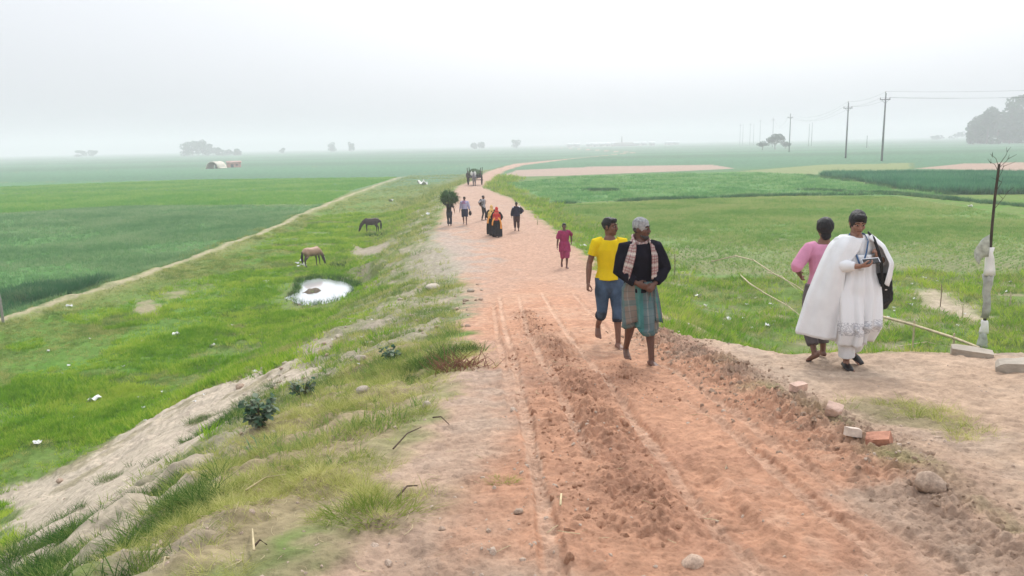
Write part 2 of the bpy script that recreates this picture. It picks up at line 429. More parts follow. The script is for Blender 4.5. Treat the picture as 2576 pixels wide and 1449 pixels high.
def land_colour(x, y):
    """what grows or lies there: soil and plant colours, never light or shade"""
    r = np.hypot(x, y)
    n1 = fbm(x, y, 0.35, 4, 101); n2 = fbm(x, y, 1.6, 4, 103); n3 = fbm(x, y, 7, 3, 107)
    xl = lookup(y, XLY, XLX); xr = lookup(y, XRY, XRX); yedge = np.interp(x, YEX, YEY)
    def C(k): return np.array(SOIL[k] if isinstance(k, str) else k)
    def mix(c, k, f):
        return c * (1 - f[:, None]) + C(k)[None, :] * f[:, None]
    c = np.tile(C('green'), (len(x), 1))
    # base: fields
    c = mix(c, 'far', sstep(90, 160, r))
    c = mix(c, 'lush', sstep(0.05, 0.5, n1) * (r < 90))
    c = mix(c, 'olive', sstep(0.15, 0.7, n2) * 0.6 * (r < 120))
    for nm, pl, cc, _ in PLOTS:
        lo = pl.min(0); hi = pl.max(0)
        s = (x > lo[0] - 2) & (x < hi[0] + 2) & (y > lo[1] - 2) & (y < hi[1] + 2)
        if not s.any(): continue
        d = poly_sd(x[s], y[s], pl)
        f = np.zeros(len(x)); f[s] = 1 - sstep(-0.35, 0.25, d + 0.3 * n2[s])
        c = mix(c, cc, f)
        if nm == 'crop_field':   # thin soil edge round a plot
            e = np.zeros(len(x)); e[s] = np.exp(-((d - 0.35) / 0.28) ** 2)
            c = mix(c, 'olive', e * 0.55)
    fr = sstep(0.0, 0.8, -poly_sd(x, y, PLOT_ROWS)) * (1 - sstep(26, 48, y + 6 * n1)) 
    c = mix(c, (.235, .235, .12), fr * 0.9)
    # far striping of plots
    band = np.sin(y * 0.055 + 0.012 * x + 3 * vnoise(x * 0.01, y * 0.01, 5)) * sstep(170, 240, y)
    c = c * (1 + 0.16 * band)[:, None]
    # bank on the left: thinner, drier towards the crown
    bank = sstep(0.0, 0.7, xl - x) * (1 - sstep(5.5, 9.0, xl - x + 1.2 * n2))
    c = mix(c, 'olive', bank * 0.75 * (r < 200))
    c = mix(c, 'grey', bank * sstep(-0.15, 0.5, n2) * 0.7 * (1 - sstep(60, 120, r)) * (1 - 0.6 * sstep(3, 6, xl - x)))
    c = mix(c, (.17, .185, .075), (x > 2) * (y < 30) * sstep(-0.4, 0.5, n2) * 0.85 * (poly_sd(x, y, PLOT_ROWS) > -0.2))
    c = mix(c, (.33, .27, .19), (x > 2) * (y < 30) * sstep(0.2, 0.7, n1 + 0.4 * n2) * 0.6 * (poly_sd(x, y, PLOT_ROWS) > -0.2))
    lu = 1 - sstep(-1.0, 1.0, poly_sd(x, y, AREA['lush']) + n1)
    c = mix(c, 'lush', lu * 0.6 * (1 - bank))
    # soil of the crown and the shoulder
    road = sstep(-0.35, 0.25, x - xl + 0.3 * n2) * sstep(-0.4, 0.2, xr - x + 0.3 * n2)
    plat = sstep(-0.2, 0.3, x - xr) * sstep(-0.25, 0.3, yedge - y + 0.25 * n2)
    shoulder = sstep(-0.1, 0.3, x - xr) * (1 - sstep(0.5, 1.2, x - xr + 0.4 * n2)) * (y < 30)
    c = mix(c, 'tan', np.clip(plat + 0.8 * shoulder, 0, 1))
    c = mix(c, 'white', plat * sstep(-0.1, 0.6, n1) * 0.4)
    c = mix(c, 'grey', plat * sstep(0.1, 0.7, n2) * 0.35)
    c = mix(c, 'pink', road)
    c = mix(c, 'tan', road * (1 - sstep(4, 10, y)) * 0.6)
    c = mix(c, 'grey', road * sstep(0.1, 0.7, n2) * 0.3 * (y < 60))
    c = mix(c, 'olive', road * sstep(0.75, 1.2, np.abs(x - (xl + xr) / 2) / ((xr - xl) / 2)) * 0.4 * (y > 15))
    sw = 1 + 0.35 * np.clip(r - 9, 0, 20)
    red = road * (1 - sstep(-0.3, 0.25, (poly_sd(x, y, AREA['red']) + 0.35 * n2) / sw)) * (r < 40)
    red = red * (1 - sstep(15, 34, y)) 
    red = np.maximum(red, 0.35 * road * (y > 8) * (1 - sstep(30, 60, y)))
    c = mix(c, 'red', red)
    c = mix(c, (.40, .215, .14), red * sstep(0.1, 0.7, n2) * 0.5)
    c = mix(c, (.50, .33, .23), red * sstep(0.15, 0.8, -n1 + 0.5 * n3) * 0.5)
    for k, L in enumerate(TRACKS):
        d, arc = line_d(x, y, L)
        if k == 4: continue
        f = (1 - sstep(0.026, 0.048, d + 0.010 * n3)) * sstep(0, 0.8, arc) * (0.7 + 0.3 * sstep(0.3, 0.55, vnoise(arc * 0.5, arc * 0, 200 + k)))
        c = mix(c, (.60, .40, .285), f * (0.75 if k in (0, 1, 2) else 0.5))
    for k, L in enumerate(CLOD_LINES):
        d, arc = line_d(x, y, L)
        f = np.exp(-(d / [.28, .34, .16, .3][k]) ** 2) * sstep(-0.3, 0.6, n3 + n2) * 0.7
        c = mix(c, (.36, .195, .125) if k != 1 else (.33, .215, .15), f * 0.9)
    def area(k, soft, col, amt, jit=0.4):
        nonlocal c
        f = 1 - sstep(-soft, soft * 0.6, poly_sd(x, y, AREA[k]) + jit * n2)
        c = mix(c, col, f * amt)
    area('stony', 0.5, 'grey', 0.55)
    area('verge', 0.3, (.345, .27, .165), 0.9, 0.3)
    f = (1 - sstep(-0.3, 0.2, poly_sd(x, y, AREA['verge']) + 0.3 * n2))
    c = mix(c, (.22, .215, .09), f * sstep(0.0, 0.6, n2 + 0.5 * n3) * 0.5)
    area('strip', 0.35, 'white', 0.9, 0.45)
    f = (1 - sstep(-0.2, 0.3, poly_sd(x, y, AREA['strip'])))
    c = mix(c, (.33, .27, .21), f * sstep(0.3, 0.85, n3 * 0.7 + n2 * 0.6) * 0.55)
    c = mix(c, (.24, .21, .12), f * sstep(0.45, 0.9, fbm(x, y, 1.1, 3, 119)) * 0.7)
    area('gully', 0.25, (.50, .41, .32), 0.85, 0.3)
    area('grey_bank', 1.5, (.40, .335, .28), 0.8, 1.2)
    area('bare_a', 0.8, (.38, .31, .25), 0.85, 0.5)
    area('bare_b', 0.5, (.36, .28, .20), 0.75, 0.5)
    area('bare_c', 0.5, (.36, .28, .20), 0.6, 0.5)
    area('mound', 0.6, (.45, .36, .27), 0.9, 0.4)
    area('plateau_grass', 0.25, (.22, .20, .10), 0.7, 0.3)
    # footpath on the bund
    fx = np.abs(x - footpath_x(y)); on = sstep(18, 24, y) * (1 - sstep(150, 170, y))
    c = mix(c, (.47, .40, .29), on * (1 - sstep(0.12, 0.42, fx + 0.15 * n2 + 0.1 * n3)) * (0.55 + 0.45 * sstep(-0.4, 0.1, n2)))
    c = mix(c, 'dry', on * (1 - sstep(0.4, 1.6, fx)) * 0.4)
    # muddy rim and bed of the pond
    pd = poly_sd(x, y, POND_POLY)
    c = mix(c, (.13, .105, .075), 1 - sstep(0.0, 0.25, pd + 0.2 * n2))
    c = c * (1 + 0.10 * n3 + 0.06 * n2)[:, None]
    return np.clip(c, 0.01, 0.75)

# ---- one sheet of land, in rings round the viewpoint; cut along its own edges ----
az = np.concatenate([np.linspace(-180, -60, 40, endpoint=False), np.linspace(-60, -37, 60, endpoint=False),
                     np.linspace(-37, 37, 860, endpoint=False), np.linspace(37, 60, 60, endpoint=False), np.linspace(60, 180, 41)])
rr = [1.0]
while rr[-1] < 2600:
    q = rr[-1]
    H = float(np.interp(q, [2, 8, 27, 60], [1.7, 2.4, 4.4, 5.6]))
    d = 0.85 * q * q / (H * 788)
    d = min(d, 0.10 + 0.0045 * q) if q < 160 else d
    rr.append(q + max(d, 0.010 if q > 2.4 else 0.08))
rr = np.array(rr)
A, RR = np.meshgrid(np.radians(az), rr)
GX = (np.sin(A) * RR).ravel(); GY = (np.cos(A) * RR).ravel()
front = GY > -25
GZ = h_smooth(GX, np.maximum(GY, -25))
zone = RR.ravel() < 170
GZ[zone] = h_detail(GX[zone], np.maximum(GY[zone], -25))
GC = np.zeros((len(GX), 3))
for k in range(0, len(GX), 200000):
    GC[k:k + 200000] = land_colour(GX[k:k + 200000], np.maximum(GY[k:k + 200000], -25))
nr, na = A.shape
idx = np.arange(nr * na).reshape(nr, na)
quads = np.stack([idx[:-1, :-1], idx[:-1, 1:], idx[1:, 1:], idx[1:, :-1]], -1).reshape(-1, 4)
GV = np.stack([GX, GY, GZ + EYE], -1)
# vertex normals of the whole sheet, so that the cuts do not show
G3 = GV.reshape(nr, na, 3)
du = np.gradient(G3, axis=1); dv = np.gradient(G3, axis=0)
GN = np.cross(du, dv).reshape(-1, 3); GN /= np.linalg.norm(GN, axis=1)[:, None] + 1e-12
GN[GN[:, 2] < 0] *= -1

def land_material(name, bump=0.5, bscale=28.0, lo=0.72, hi=1.25):
    M = bpy.data.materials.new(name); M.use_nodes = True
    n, l = M.node_tree.nodes, M.node_tree.links
    b = n['Principled BSDF']; b.inputs['Roughness'].default_value = 0.95; b.inputs['Specular IOR Level'].default_value = 0.1
    at_ = n.new('ShaderNodeAttribute'); at_.attribute_name = 'soil'
    ge = n.new('ShaderNodeNewGeometry')
    n1 = n.new('ShaderNodeTexNoise'); n1.inputs['Scale'].default_value = 9; n1.inputs['Detail'].default_value = 8; n1.inputs['Roughness'].default_value = 0.7
    n2 = n.new('ShaderNodeTexNoise'); n2.inputs['Scale'].default_value = bscale; n2.inputs['Detail'].default_value = 8; n2.inputs['Roughness'].default_value = 0.7
    for q in (n1, n2): l.new(ge.outputs['Position'], q.inputs['Vector'])
    mr = n.new('ShaderNodeMapRange'); mr.inputs['From Min'].default_value = 0.25; mr.inputs['From Max'].default_value = 0.75
    mr.inputs['To Min'].default_value = lo; mr.inputs['To Max'].default_value = hi
    l.new(n1.outputs['Fac'], mr.inputs['Value'])
    mx = n.new('ShaderNodeVectorMath'); mx.operation = 'SCALE'
    l.new(at_.outputs['Color'], mx.inputs[0]); l.new(mr.outputs[0], mx.inputs['Scale'])
    l.new(mx.outputs[0], b.inputs['Base Color'])
    bp = n.new('ShaderNodeBump'); bp.inputs['Strength'].default_value = bump; bp.inputs['Distance'].default_value = 0.03
    l.new(n2.outputs['Fac'], bp.inputs['Height']); l.new(bp.outputs[0], b.inputs['Normal'])
    return M
M_SOIL = land_material('earth', 0.9, 34, 0.62, 1.32)
M_TURF = land_material('turf', 0.9, 18, 0.62, 1.32)
M_FIELD = land_material('field', 0.6, 5)

fx_ = GX[quads].mean(1); fy_ = GY[quads].mean(1)
cls = np.zeros(len(quads), dtype=np.int32)          # 0 grass bank and meadow
xl_ = lookup(fy_, XLY, XLX); xr_ = lookup(fy_, XRY, XRX); ye_ = np.interp(fx_, YEX, YEY)
jit = 0.12 * fbm(fx_, fy_, 1.6, 3, 131)
cls[(fx_ > xr_) & (fy_ > ye_)] = 3                  # right-hand bank and fields
cls[fx_ < -14] = 0
for k, (nm, pl, cc, _) in enumerate(PLOTS):
    s = poly_sd(fx_, fy_, pl) < 0
    cls[s] = 10 + k
fpd = np.abs(fx_ - footpath_x(fy_))
cls[(fpd < 0.3 + jit) & (fy_ > 20) & (fy_ < 165)] = 2
cls[(np.hypot(fx_, fy_) > 300) & (cls < 10)] = 4
cls[(fx_ > xl_ + jit) & (fx_ < xr_ + jit) & (fy_ < 410) & (fy_ > -40)] = 1
cls[(fx_ > xr_ + jit) & (fy_ < ye_ + jit) & (fy_ > -40) & (fx_ < 30)] = 5
LAND = {0: ('grass_bank', M_TURF), 1: ('dirt_road', M_SOIL), 2: ('footpath', M_SOIL), 3: ('roadside_slope', M_TURF), 4: ('far_plain', M_FIELD), 5: ('dirt_shoulder', M_SOIL)}
for k, p in enumerate(PLOTS): LAND[10 + k] = (p[0], M_FIELD)
for k, (nm, M) in LAND.items():
    q = quads[cls == k]
    if not len(q): continue
    u, inv = np.unique(q, return_inverse=True)
    me = mesh_np(nm, GV[u], inv.reshape(-1, 4))
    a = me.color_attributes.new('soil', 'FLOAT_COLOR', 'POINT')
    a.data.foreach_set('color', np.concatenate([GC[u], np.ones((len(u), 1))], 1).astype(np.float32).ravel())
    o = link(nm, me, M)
    me.normals_split_custom_set_from_vertices(GN[u].tolist())
    tag(o, kind='structure')
# inner cap under the viewpoint
cap = mesh_np('ground', np.concatenate([[[0, 0, hz(0, 0.5)]], GV[idx[0, :-1]]]),
              np.array([[0, i + 1, (i + 1) % (na - 1) + 1] for i in range(na - 1)])[:, ::-1])
a = cap.color_attributes.new('soil', 'FLOAT_COLOR', 'POINT')
a.data.foreach_set('color', np.tile(np.array([*SOIL['tan'], 1.0], dtype=np.float32), len(cap.vertices)))
tag(link('ground', cap, M_SOIL), kind='structure')

# ---- pond water -------------------------------------------------------------------
M_WATER = bpy.data.materials.new('pond_water'); M_WATER.use_nodes = True
b = M_WATER.node_tree.nodes['Principled BSDF']
b.inputs['Base Color'].default_value = (.70, .72, .74, 1); b.inputs['Metallic'].default_value = 0.38; b.inputs['Roughness'].default_value = 0.05  # pale base and part metal stand in for the reflected white sky
b.inputs['Specular IOR Level'].default_value = 1.0; b.inputs['IOR'].default_value = 1.9
nz = M_WATER.node_tree.nodes.new('ShaderNodeTexNoise'); nz.inputs['Scale'].default_value = 2.2; nz.inputs['Detail'].default_value = 3
bp = M_WATER.node_tree.nodes.new('ShaderNodeBump'); bp.inputs['Strength'].default_value = 0.05; bp.inputs['Distance'].default_value = 0.02
M_WATER.node_tree.links.new(nz.outputs['Fac'], bp.inputs['Height']); M_WATER.node_tree.links.new(bp.outputs[0], b.inputs['Normal'])
ctr = POND_POLY.mean(0)
wz = POND_Z + EYE
rim = [ctr + (p - ctr) * 1.22 for p in POND_POLY]
V = [(ctr[0], ctr[1], wz)] + [(p[0], p[1], wz) for p in rim]
me = mesh_np('pond_water', V, np.array([[0, i + 1, (i + 1) % len(rim) + 1] for i in range(len(rim))]))
tag(link('pond_water', me, M_WATER), kind='structure')
# ================================================================== plants and loose earth
def leaf_mat(name, cols, scale=0.35, trans=0.35, rough=0.7):
    """cols: three plant greens; big soft patches by place, small changes from tuft to tuft"""
    M = bpy.data.materials.new(name); M.use_nodes = True
    n, l = M.node_tree.nodes, M.node_tree.links
    n.clear()
    out = n.new('ShaderNodeOutputMaterial')
    ge = n.new('ShaderNodeNewGeometry'); oi = n.new('ShaderNodeObjectInfo')
    nz = n.new('ShaderNodeTexNoise'); nz.inputs['Scale'].default_value = scale; nz.inputs['Detail'].default_value = 4
    l.new(ge.outputs['Position'], nz.inputs['Vector'])
    ad = n.new('ShaderNodeMath'); ad.operation = 'MULTIPLY_ADD'; ad.inputs[1].default_value = 0.42; 
    sb = n.new('ShaderNodeMath'); sb.operation = 'SUBTRACT'; sb.inputs[1].default_value = 0.21
    l.new(oi.outputs['Random'], ad.inputs[0]); l.new(nz.outputs['Fac'], sb.inputs[0]); l.new(sb.outputs[0], ad.inputs[2])
    cr = n.new('ShaderNodeValToRGB'); e = cr.color_ramp.elements
    e[0].position = 0.3; e[0].color = (*cols[0], 1); e[1].position = 0.7; e[1].color = (*cols[2], 1)
    q = e.new(0.5); q.color = (*cols[1], 1)
    l.new(ad.outputs[0], cr.inputs['Fac'])
    d = n.new('ShaderNodeBsdfDiffuse'); t = n.new('ShaderNodeBsdfTranslucent'); mx = n.new('ShaderNodeMixShader'); mx.inputs[0].default_value = trans
    l.new(cr.outputs[0], d.inputs['Color']); l.new(cr.outputs[0], t.inputs['Color'])
    l.new(d.outputs[0], mx.inputs[1]); l.new(t.outputs[0], mx.inputs[2]); l.new(mx.outputs[0], out.inputs['Surface'])
    return M

def tuft_mesh(name, n, h, w, spread, lean, seed, mat_, curl=0.5):
    r = np.random.default_rng(seed)
    V, F3, F4 = [], [], []
    for i in range(n):
        a = r.uniform(0, 2 * math.pi); rad = spread * math.sqrt(r.uniform(0, 1))
        bx, by = math.cos(a) * rad, math.sin(a) * rad
        la = a + r.normal(0, 0.7); ln = lean * r.uniform(0.3, 1.3); hh = h * r.uniform(0.55, 1.15); ww = w * r.uniform(0.7, 1.2)
        fa = r.uniform(0, math.pi); sx, sy = math.cos(fa) * ww / 2, math.sin(fa) * ww / 2
        k = len(V)
        for t, wf in ((0, 1.0), (0.5, 0.85)):
            off = ln * hh * (t + curl * t * t)
            cx, cy, cz = bx + math.cos(la) * off, by + math.sin(la) * off, hh * t * (1 - 0.25 * ln * t)
            V += [(cx - sx * wf, cy - sy * wf, cz), (cx + sx * wf, cy + sy * wf, cz)]
        off = ln * hh * (1 + curl)
        V.append((bx + math.cos(la) * off, by + math.sin(la) * off, hh * (1 - 0.25 * ln)))
        F4.append((k, k + 1, k + 3, k + 2)); F3.append((k + 2, k + 3, k + 4))
    me = mesh_np(name, V, [np.array(F4), np.array(F3)])
    me.materials.append(mat_)
    return me

def rock_mesh(name, seed, sub=2, flat=0.7, rough=0.25, mat_=None):
    bm = bmesh.new(); bmesh.ops.create_icosphere(bm, subdivisions=sub, radius=1.0)
    r = np.random.default_rng(seed); o = r.uniform(0, 50, 3); dirs = [Vector(r.normal(0, 1, 3)).normalized() for _ in range(7)]
    cut = [r.uniform(0.62, 0.95) for _ in range(7)]
    for v in bm.verts:
        p = v.co.copy()
        for d, c in zip(dirs, cut):
            q = p.dot(d)
            if q > c: p -= d * (q - c) * 0.85
        s = 1 + rough * float(fbm(np.array([p.x * 1.3 + o[0]]), np.array([p.y * 1.3 + p.z + o[1]]), 1.2, 2, 3)[0])
        v.co = Vector((p.x * s, p.y * s * 0.85, p.z * s * flat))
    me = bpy.data.meshes.new(name); bm.to_mesh(me); bm.free()
    if mat_: me.materials.append(mat_)
    return me

def scatter(name, pts, scl, rot, protos, mat_):
    """one object that stands many small copies of a few meshes on given ground points"""
    me = bpy.data.meshes.new(name)
    me.vertices.add(len(pts)); me.vertices.foreach_set('co', np.asarray(pts, dtype=np.float32).ravel())
    a = me.attributes.new('scl', 'FLOAT', 'POINT'); a.data.foreach_set('value', np.asarray(scl, dtype=np.float32))
    a = me.attributes.new('rot', 'FLOAT_VECTOR', 'POINT'); a.data.foreach_set('vector', np.asarray(rot, dtype=np.float32).ravel())
    a = me.attributes.new('pick', 'INT', 'POINT'); a.data.foreach_set('value', RNG.integers(0, len(protos), len(pts)).astype(np.int32))
    o = link(name, me, mat_, smooth=False)
    ng = bpy.data.node_groups.new(name, 'GeometryNodeTree')
    ng.interface.new_socket('Geometry', in_out='INPUT', socket_type='NodeSocketGeometry')
    ng.interface.new_socket('Geometry', in_out='OUTPUT', socket_type='NodeSocketGeometry')
    n, l = ng.nodes, ng.links
    gi, go = n.new('NodeGroupInput'), n.new('NodeGroupOutput')
    ip = n.new('GeometryNodeInstanceOnPoints')
    jn = n.new('GeometryNodeJoinGeometry')
    for pm in reversed(protos):
        po = bpy.data.objects.new(pm.name, pm)
        oi = n.new('GeometryNodeObjectInfo'); oi.inputs['Object'].default_value = po; oi.inputs['As Instance'].default_value = True
        l.new(oi.outputs['Geometry'], jn.inputs[0])
    def na(nm, ty):
        q = n.new('GeometryNodeInputNamedAttribute'); q.data_type = ty; q.inputs['Name'].default_value = nm
        return q.outputs['Attribute']
    l.new(gi.outputs[0], ip.inputs['Points']); l.new(jn.outputs[0], ip.inputs['Instance'])
    ip.inputs['Pick Instance'].default_value = True
    l.new(na('pick', 'INT'), ip.inputs['Instance Index'])
    l.new(na('rot', 'FLOAT_VECTOR'), ip.inputs['Rotation'])
    l.new(na('scl', 'FLOAT'), ip.inputs['Scale'])
    l.new(ip.outputs[0], go.inputs[0])
    md = o.modifiers.new('scatter', 'NODES'); md.node_group = ng
    return tag(o, kind='stuff')

def wedge(n, r0, r1, power=1.0, a0=-36, a1=36):
    """points over the ground in front; power 2 is even per area, 0 thins quickly with distance"""
    u = RNG.uniform(0, 1, n)
    if power == 0: r = r0 * (r1 / r0) ** u
    else: r = (r0 ** power + u * (r1 ** power - r0 ** power)) ** (1 / power)
    a = np.radians(RNG.uniform(a0, a1, n))
    return np.sin(a) * r, np.cos(a) * r

def keep(x, y, w):
    s = RNG.uniform(0, 1, len(x)) < w
    return x[s], y[s]

def put(name, x, y, s, protos, mat_, sink=0.01, tilt=0.12):
    z = h_detail(x, y) + EYE - sink * s
    rot = np.stack([RNG.normal(0, tilt, len(x)), RNG.normal(0, tilt, len(x)), RNG.uniform(0, 6.283, len(x))], -1)
    return scatter(name, np.stack([x, y, z], -1), s, rot, protos, mat_)

def inside(x, y, poly, soft=0.2):
    return 1 - sstep(-soft, soft, poly_sd(x, y, poly))

def bareness(x, y):
    b = np.zeros(len(x))
    for k in ('strip', 'bare_a', 'bare_b', 'bare_c'):
        b = np.maximum(b, inside(x, y, AREA[k] if k in AREA else AREA['bare_b'], 0.3))
    b = np.maximum(b, (1 - sstep(0.1, 1.3, poly_sd(x, y + 0.7, POND_POLY))) * 0.96)
    on = sstep(18, 24, y) * (1 - sstep(150, 170, y))
    b = np.maximum(b, on * (1 - sstep(0.25, 0.5, np.abs(x - footpath_x(y)))))
    return b

M_GRASS = leaf_mat("meadow_grass", [(0.126, 0.284, 0.02), (0.242, 0.405, 0.033), (0.42, 0.513, 0.073)], 0.42, .45)
M_BANKG = leaf_mat('bank_grass', [(0.123, 0.218, 0.053), (0.264, 0.336, 0.088), (0.458, 0.437, 0.158)], 0.9, .45)
M_DRYG = leaf_mat('dry_grass', [(0.171, 0.24, 0.045), (0.385, 0.398, 0.109), (0.6, 0.57, 0.242)], 1.5, .45)
M_CROPL = leaf_mat('crop_dark', [(0.112, 0.257, 0.101), (0.182, 0.332, 0.14), (0.286, 0.393, 0.2)], 0.15, .45)
M_CROPM = leaf_mat('crop_light', [(0.112, 0.32, 0.048), (0.176, 0.376, 0.064), (0.272, 0.432, 0.096)], 0.1, .45)
M_CROPR = leaf_mat('crop_rows', [(0.161, 0.303, 0.074), (0.253, 0.383, 0.105), (0.391, 0.428, 0.173)], 0.22, .45)
M_CROPD = leaf_mat('crop_tall', [(0.037, 0.169, 0.094), (0.058, 0.225, 0.116), (0.106, 0.296, 0.153)], 0.15, .45)
M_SHRUBD = leaf_mat('dark_weeds', [(0.04, 0.152, 0.061), (0.064, 0.179, 0.081), (0.156, 0.248, 0.118)], 0.6, .45)

grass_t = [tuft_mesh('grass_tuft', 15, 0.13, 0.011, 0.09, 0.45, 30 + k, M_GRASS) for k in range(3)]
bank_t = [tuft_mesh('grass_tuft', 16, 0.11, 0.006, 0.07, 0.7, 40 + k, M_BANKG) for k in range(3)]
dry_t = [tuft_mesh('dry_grass_tuft', 18, 0.11, 0.0035, 0.05, 0.9, 50 + k, M_DRYG, 0.8) for k in range(4)]

# meadow beside the road on the left
x, y = wedge(230000, 9, 75, 0.75, -36, 4)
xl = lookup(y, XLY, XLX)
w = sstep(2.0, 6.5, xl - x + 1.5 * fbm(x, y, 0.5, 3, 301)) * (x > footpath_x(y) - 1.3) * (1 - bareness(x, y))
w = w * np.clip(0.55 + 0.6 * fbm(x, y, 0.45, 3, 303), 0.12, 1)
w = w * (1 - 0.85 * inside(x, y, AREA['grey_bank'], 1.2))
x, y = keep(x, y, w)
r = np.hypot(x, y)
s = RNG.uniform(0.55, 1.25, len(x)) * (0.65 + r / 65) * (1 + 0.45 * np.clip(fbm(x, y, 0.45, 3, 71), -0.6, 1))
ol = (x - footpath_x(y)) < 3.2 + 3.5 * fbm(x, y, 0.25, 3, 305)
ol |= fbm(x, y, 0.7, 3, 306) > 0.62
put('meadow_grass', x[~ol], y[~ol], s[~ol], grass_t, M_GRASS)
put('dull_grass', x[ol], y[ol], s[ol] * .95, bank_t, M_BANKG)

x, y = wedge(40000, 68, 170, 1.0, -20, 2)
w = (x > footpath_x(y) + .8) * (x < lookup(y, XLY, XLX) - 2) * np.clip(0.6 + 0.7 * fbm(x, y, 0.2, 3, 307), 0.1, 1)
x, y = keep(x, y, w)
put('dull_grass', x, y, RNG.uniform(1.2, 2.2, len(x)), bank_t, M_BANKG)

# thinner growth on the bank itself and on the slope right of the road
x, y = wedge(110000, 4.5, 120, 0.4, -36, 6)
xl = lookup(y, XLY, XLX)
w = sstep(0.05, 0.5, xl - x) * (1 - sstep(5, 8, xl - x)) * (1 - bareness(x, y)) * (1 - inside(x, y, AREA['gully'], .2) * 0.75)
w = w * np.clip(0.25 + 0.75 * fbm(x, y, 0.8, 4, 311) + 0.25 * fbm(x, y, 3, 2, 312), 0.03, 1) * (1 - 0.8 * inside(x, y, AREA['grey_bank'], 1.0))
x, y = keep(x, y, w)
put('bank_grass', x, y, RNG.uniform(0.5, 1.3, len(x)) * (0.6 + np.hypot(x, y) / 28), bank_t, M_BANKG)

x, y = wedge(110000, 8, 120, 0.5, -6, 36)
xr = lookup(y, XRY, XRX); ye = np.interp(x, YEX, YEY)
do = np.minimum(x - xr, y - ye)
w = sstep(0.0, 0.5, do + 0.25 * fbm(x, y, 1.2, 3, 321)) * np.maximum(1 - sstep(2.3, 4.2, do + 1.2 * fbm(x, y, 0.5, 2, 323)) * (x < 40), (y < 29) * (poly_sd(x, y, PLOT_ROWS) > -0.5)) * (poly_sd(x, y, PLOTS[5][1]) > 0) * np.where(y > 62, x < 12, True) * np.clip(0.5 + 0.6 * fbm(x, y, 0.8, 3, 322), 0.06, 1)
w = w * (1 - inside(x, y, AREA['mound'], 0.4))
x, y = keep(x, y, w)
put('slope_grass', x, y, RNG.uniform(0.5, 1.3, len(x)) * (0.6 + np.hypot(x, y) / 26), bank_t + grass_t[:1], M_BANKG)

# close dry grass on the verge, in the gullies and on the shoulder
x, y = wedge(70000, 2.3, 12, 0.8, -38, 38)
g = np.clip(0.16 + 1.0 * fbm(x, y, 1.3, 4, 331) + 0.3 * fbm(x, y, 4.5, 2, 332), 0.0, 1)
w = inside(x, y, AREA['verge'], 0.22) * g
q = (x * 0.80 - y * 0.60)
w = np.maximum(w, inside(x, y, AREA['gully'], 0.2) * sstep(0.1, 0.7, -np.sin(q * 8.2 + 1.5 * fbm(x, y, 0.9, 2, 61)) + 0.4 * fbm(x, y, 2, 2, 333)) * 0.8)
w = np.maximum(w, inside(x, y, AREA['stony'], 0.3) * np.clip(fbm(x, y, 1.4, 3, 335), 0, 1) * 0.7)
w = np.maximum(w, inside(x, y, AREA['plateau_grass'], 0.3) * np.clip(0.2 + fbm(x, y, 2.2, 3, 336), 0, 1) * 0.5)
x, y = keep(x, y, w)
put('verge_grass', x, y, RNG.uniform(0.3, 1.0, len(x)) * (0.75 + 0.25 * sstep(3, 8, np.hypot(x, y))), dry_t, M_DRYG)

# green bands in the troughs of the gullied slope and tufts on the pale strip
M_GULL = leaf_mat('gully_grass', [(.03, .085, .02), (.07, .15, .03), (.16, .22, .06)], 1.1)
gull_t = [tuft_mesh('gully_tuft', 22, 0.12, 0.0045, 0.07, 0.8, 150 + k, M_GULL, 0.7) for k in range(3)]
x, y = wedge(40000, 3.5, 13, 0.9, -38, -2)
q = (x * 0.80 - y * 0.60)
w = inside(x, y, AREA['gully'], 0.25) * sstep(0.25, 0.75, -np.sin(q * 8.2 + 1.5 * fbm(x, y, 0.9, 2, 61)) + 0.5 * fbm(x, y, 1.6, 3, 333))
w = np.maximum(w, inside(x, y, AREA['strip'], 0.2) * sstep(0.45, 0.8, fbm(x, y, 1.1, 3, 119)) * 0.35)
w = np.maximum(w, inside(x, y, AREA['verge'], 0.25) * sstep(0.35, 0.75, fbm(x, y, 0.9, 3, 337)) * 0.7)
w = np.maximum(w, inside(x, y, AREA['stony'], 0.3) * sstep(0.2, 0.7, fbm(x, y, 1.2, 3, 338)) * 0.6)
x, y = keep(x, y, w)
put('gully_grass', x, y, RNG.uniform(0.4, 1.2, len(x)), gull_t, M_GULL)

# crops on the left
x, y = wedge(150000, 24, 100, 0.9, -36, -8)
w = (poly_sd(x, y, PLOTS[0][1]) < -0.3) * np.clip(0.6 + 0.8 * fbm(x, y, 0.14, 4, 341), 0.15, 1) * (1 - 0.9 * bareness(x, y))
x, y = keep(x, y, w.astype(float))
cropl = [tuft_mesh('crop_tuft', 10, 0.20, 0.014, 0.09, 0.35, 60 + k, M_CROPL) for k in range(3)]
put('crop_plants', x, y, RNG.uniform(0.7, 1.2, len(x)) * (0.7 + np.hypot(x, y) / 120), cropl, M_CROPL)
x, y = wedge(40000, 86, 180, 1.0, -36, -8)
w = (poly_sd(x, y, PLOTS[1][1]) < -0.3) | (poly_sd(x, y, PLOTS[2][1]) < -0.3)
x, y = keep(x, y, w.astype(float))
cropm = [tuft_mesh('crop_tuft', 10, 0.26, 0.03, 0.22, 0.35, 64 + k, M_CROPM) for k in range(3)]
put('crop_plants', x, y, RNG.uniform(0.8, 1.3, len(x)), cropm, M_CROPM)

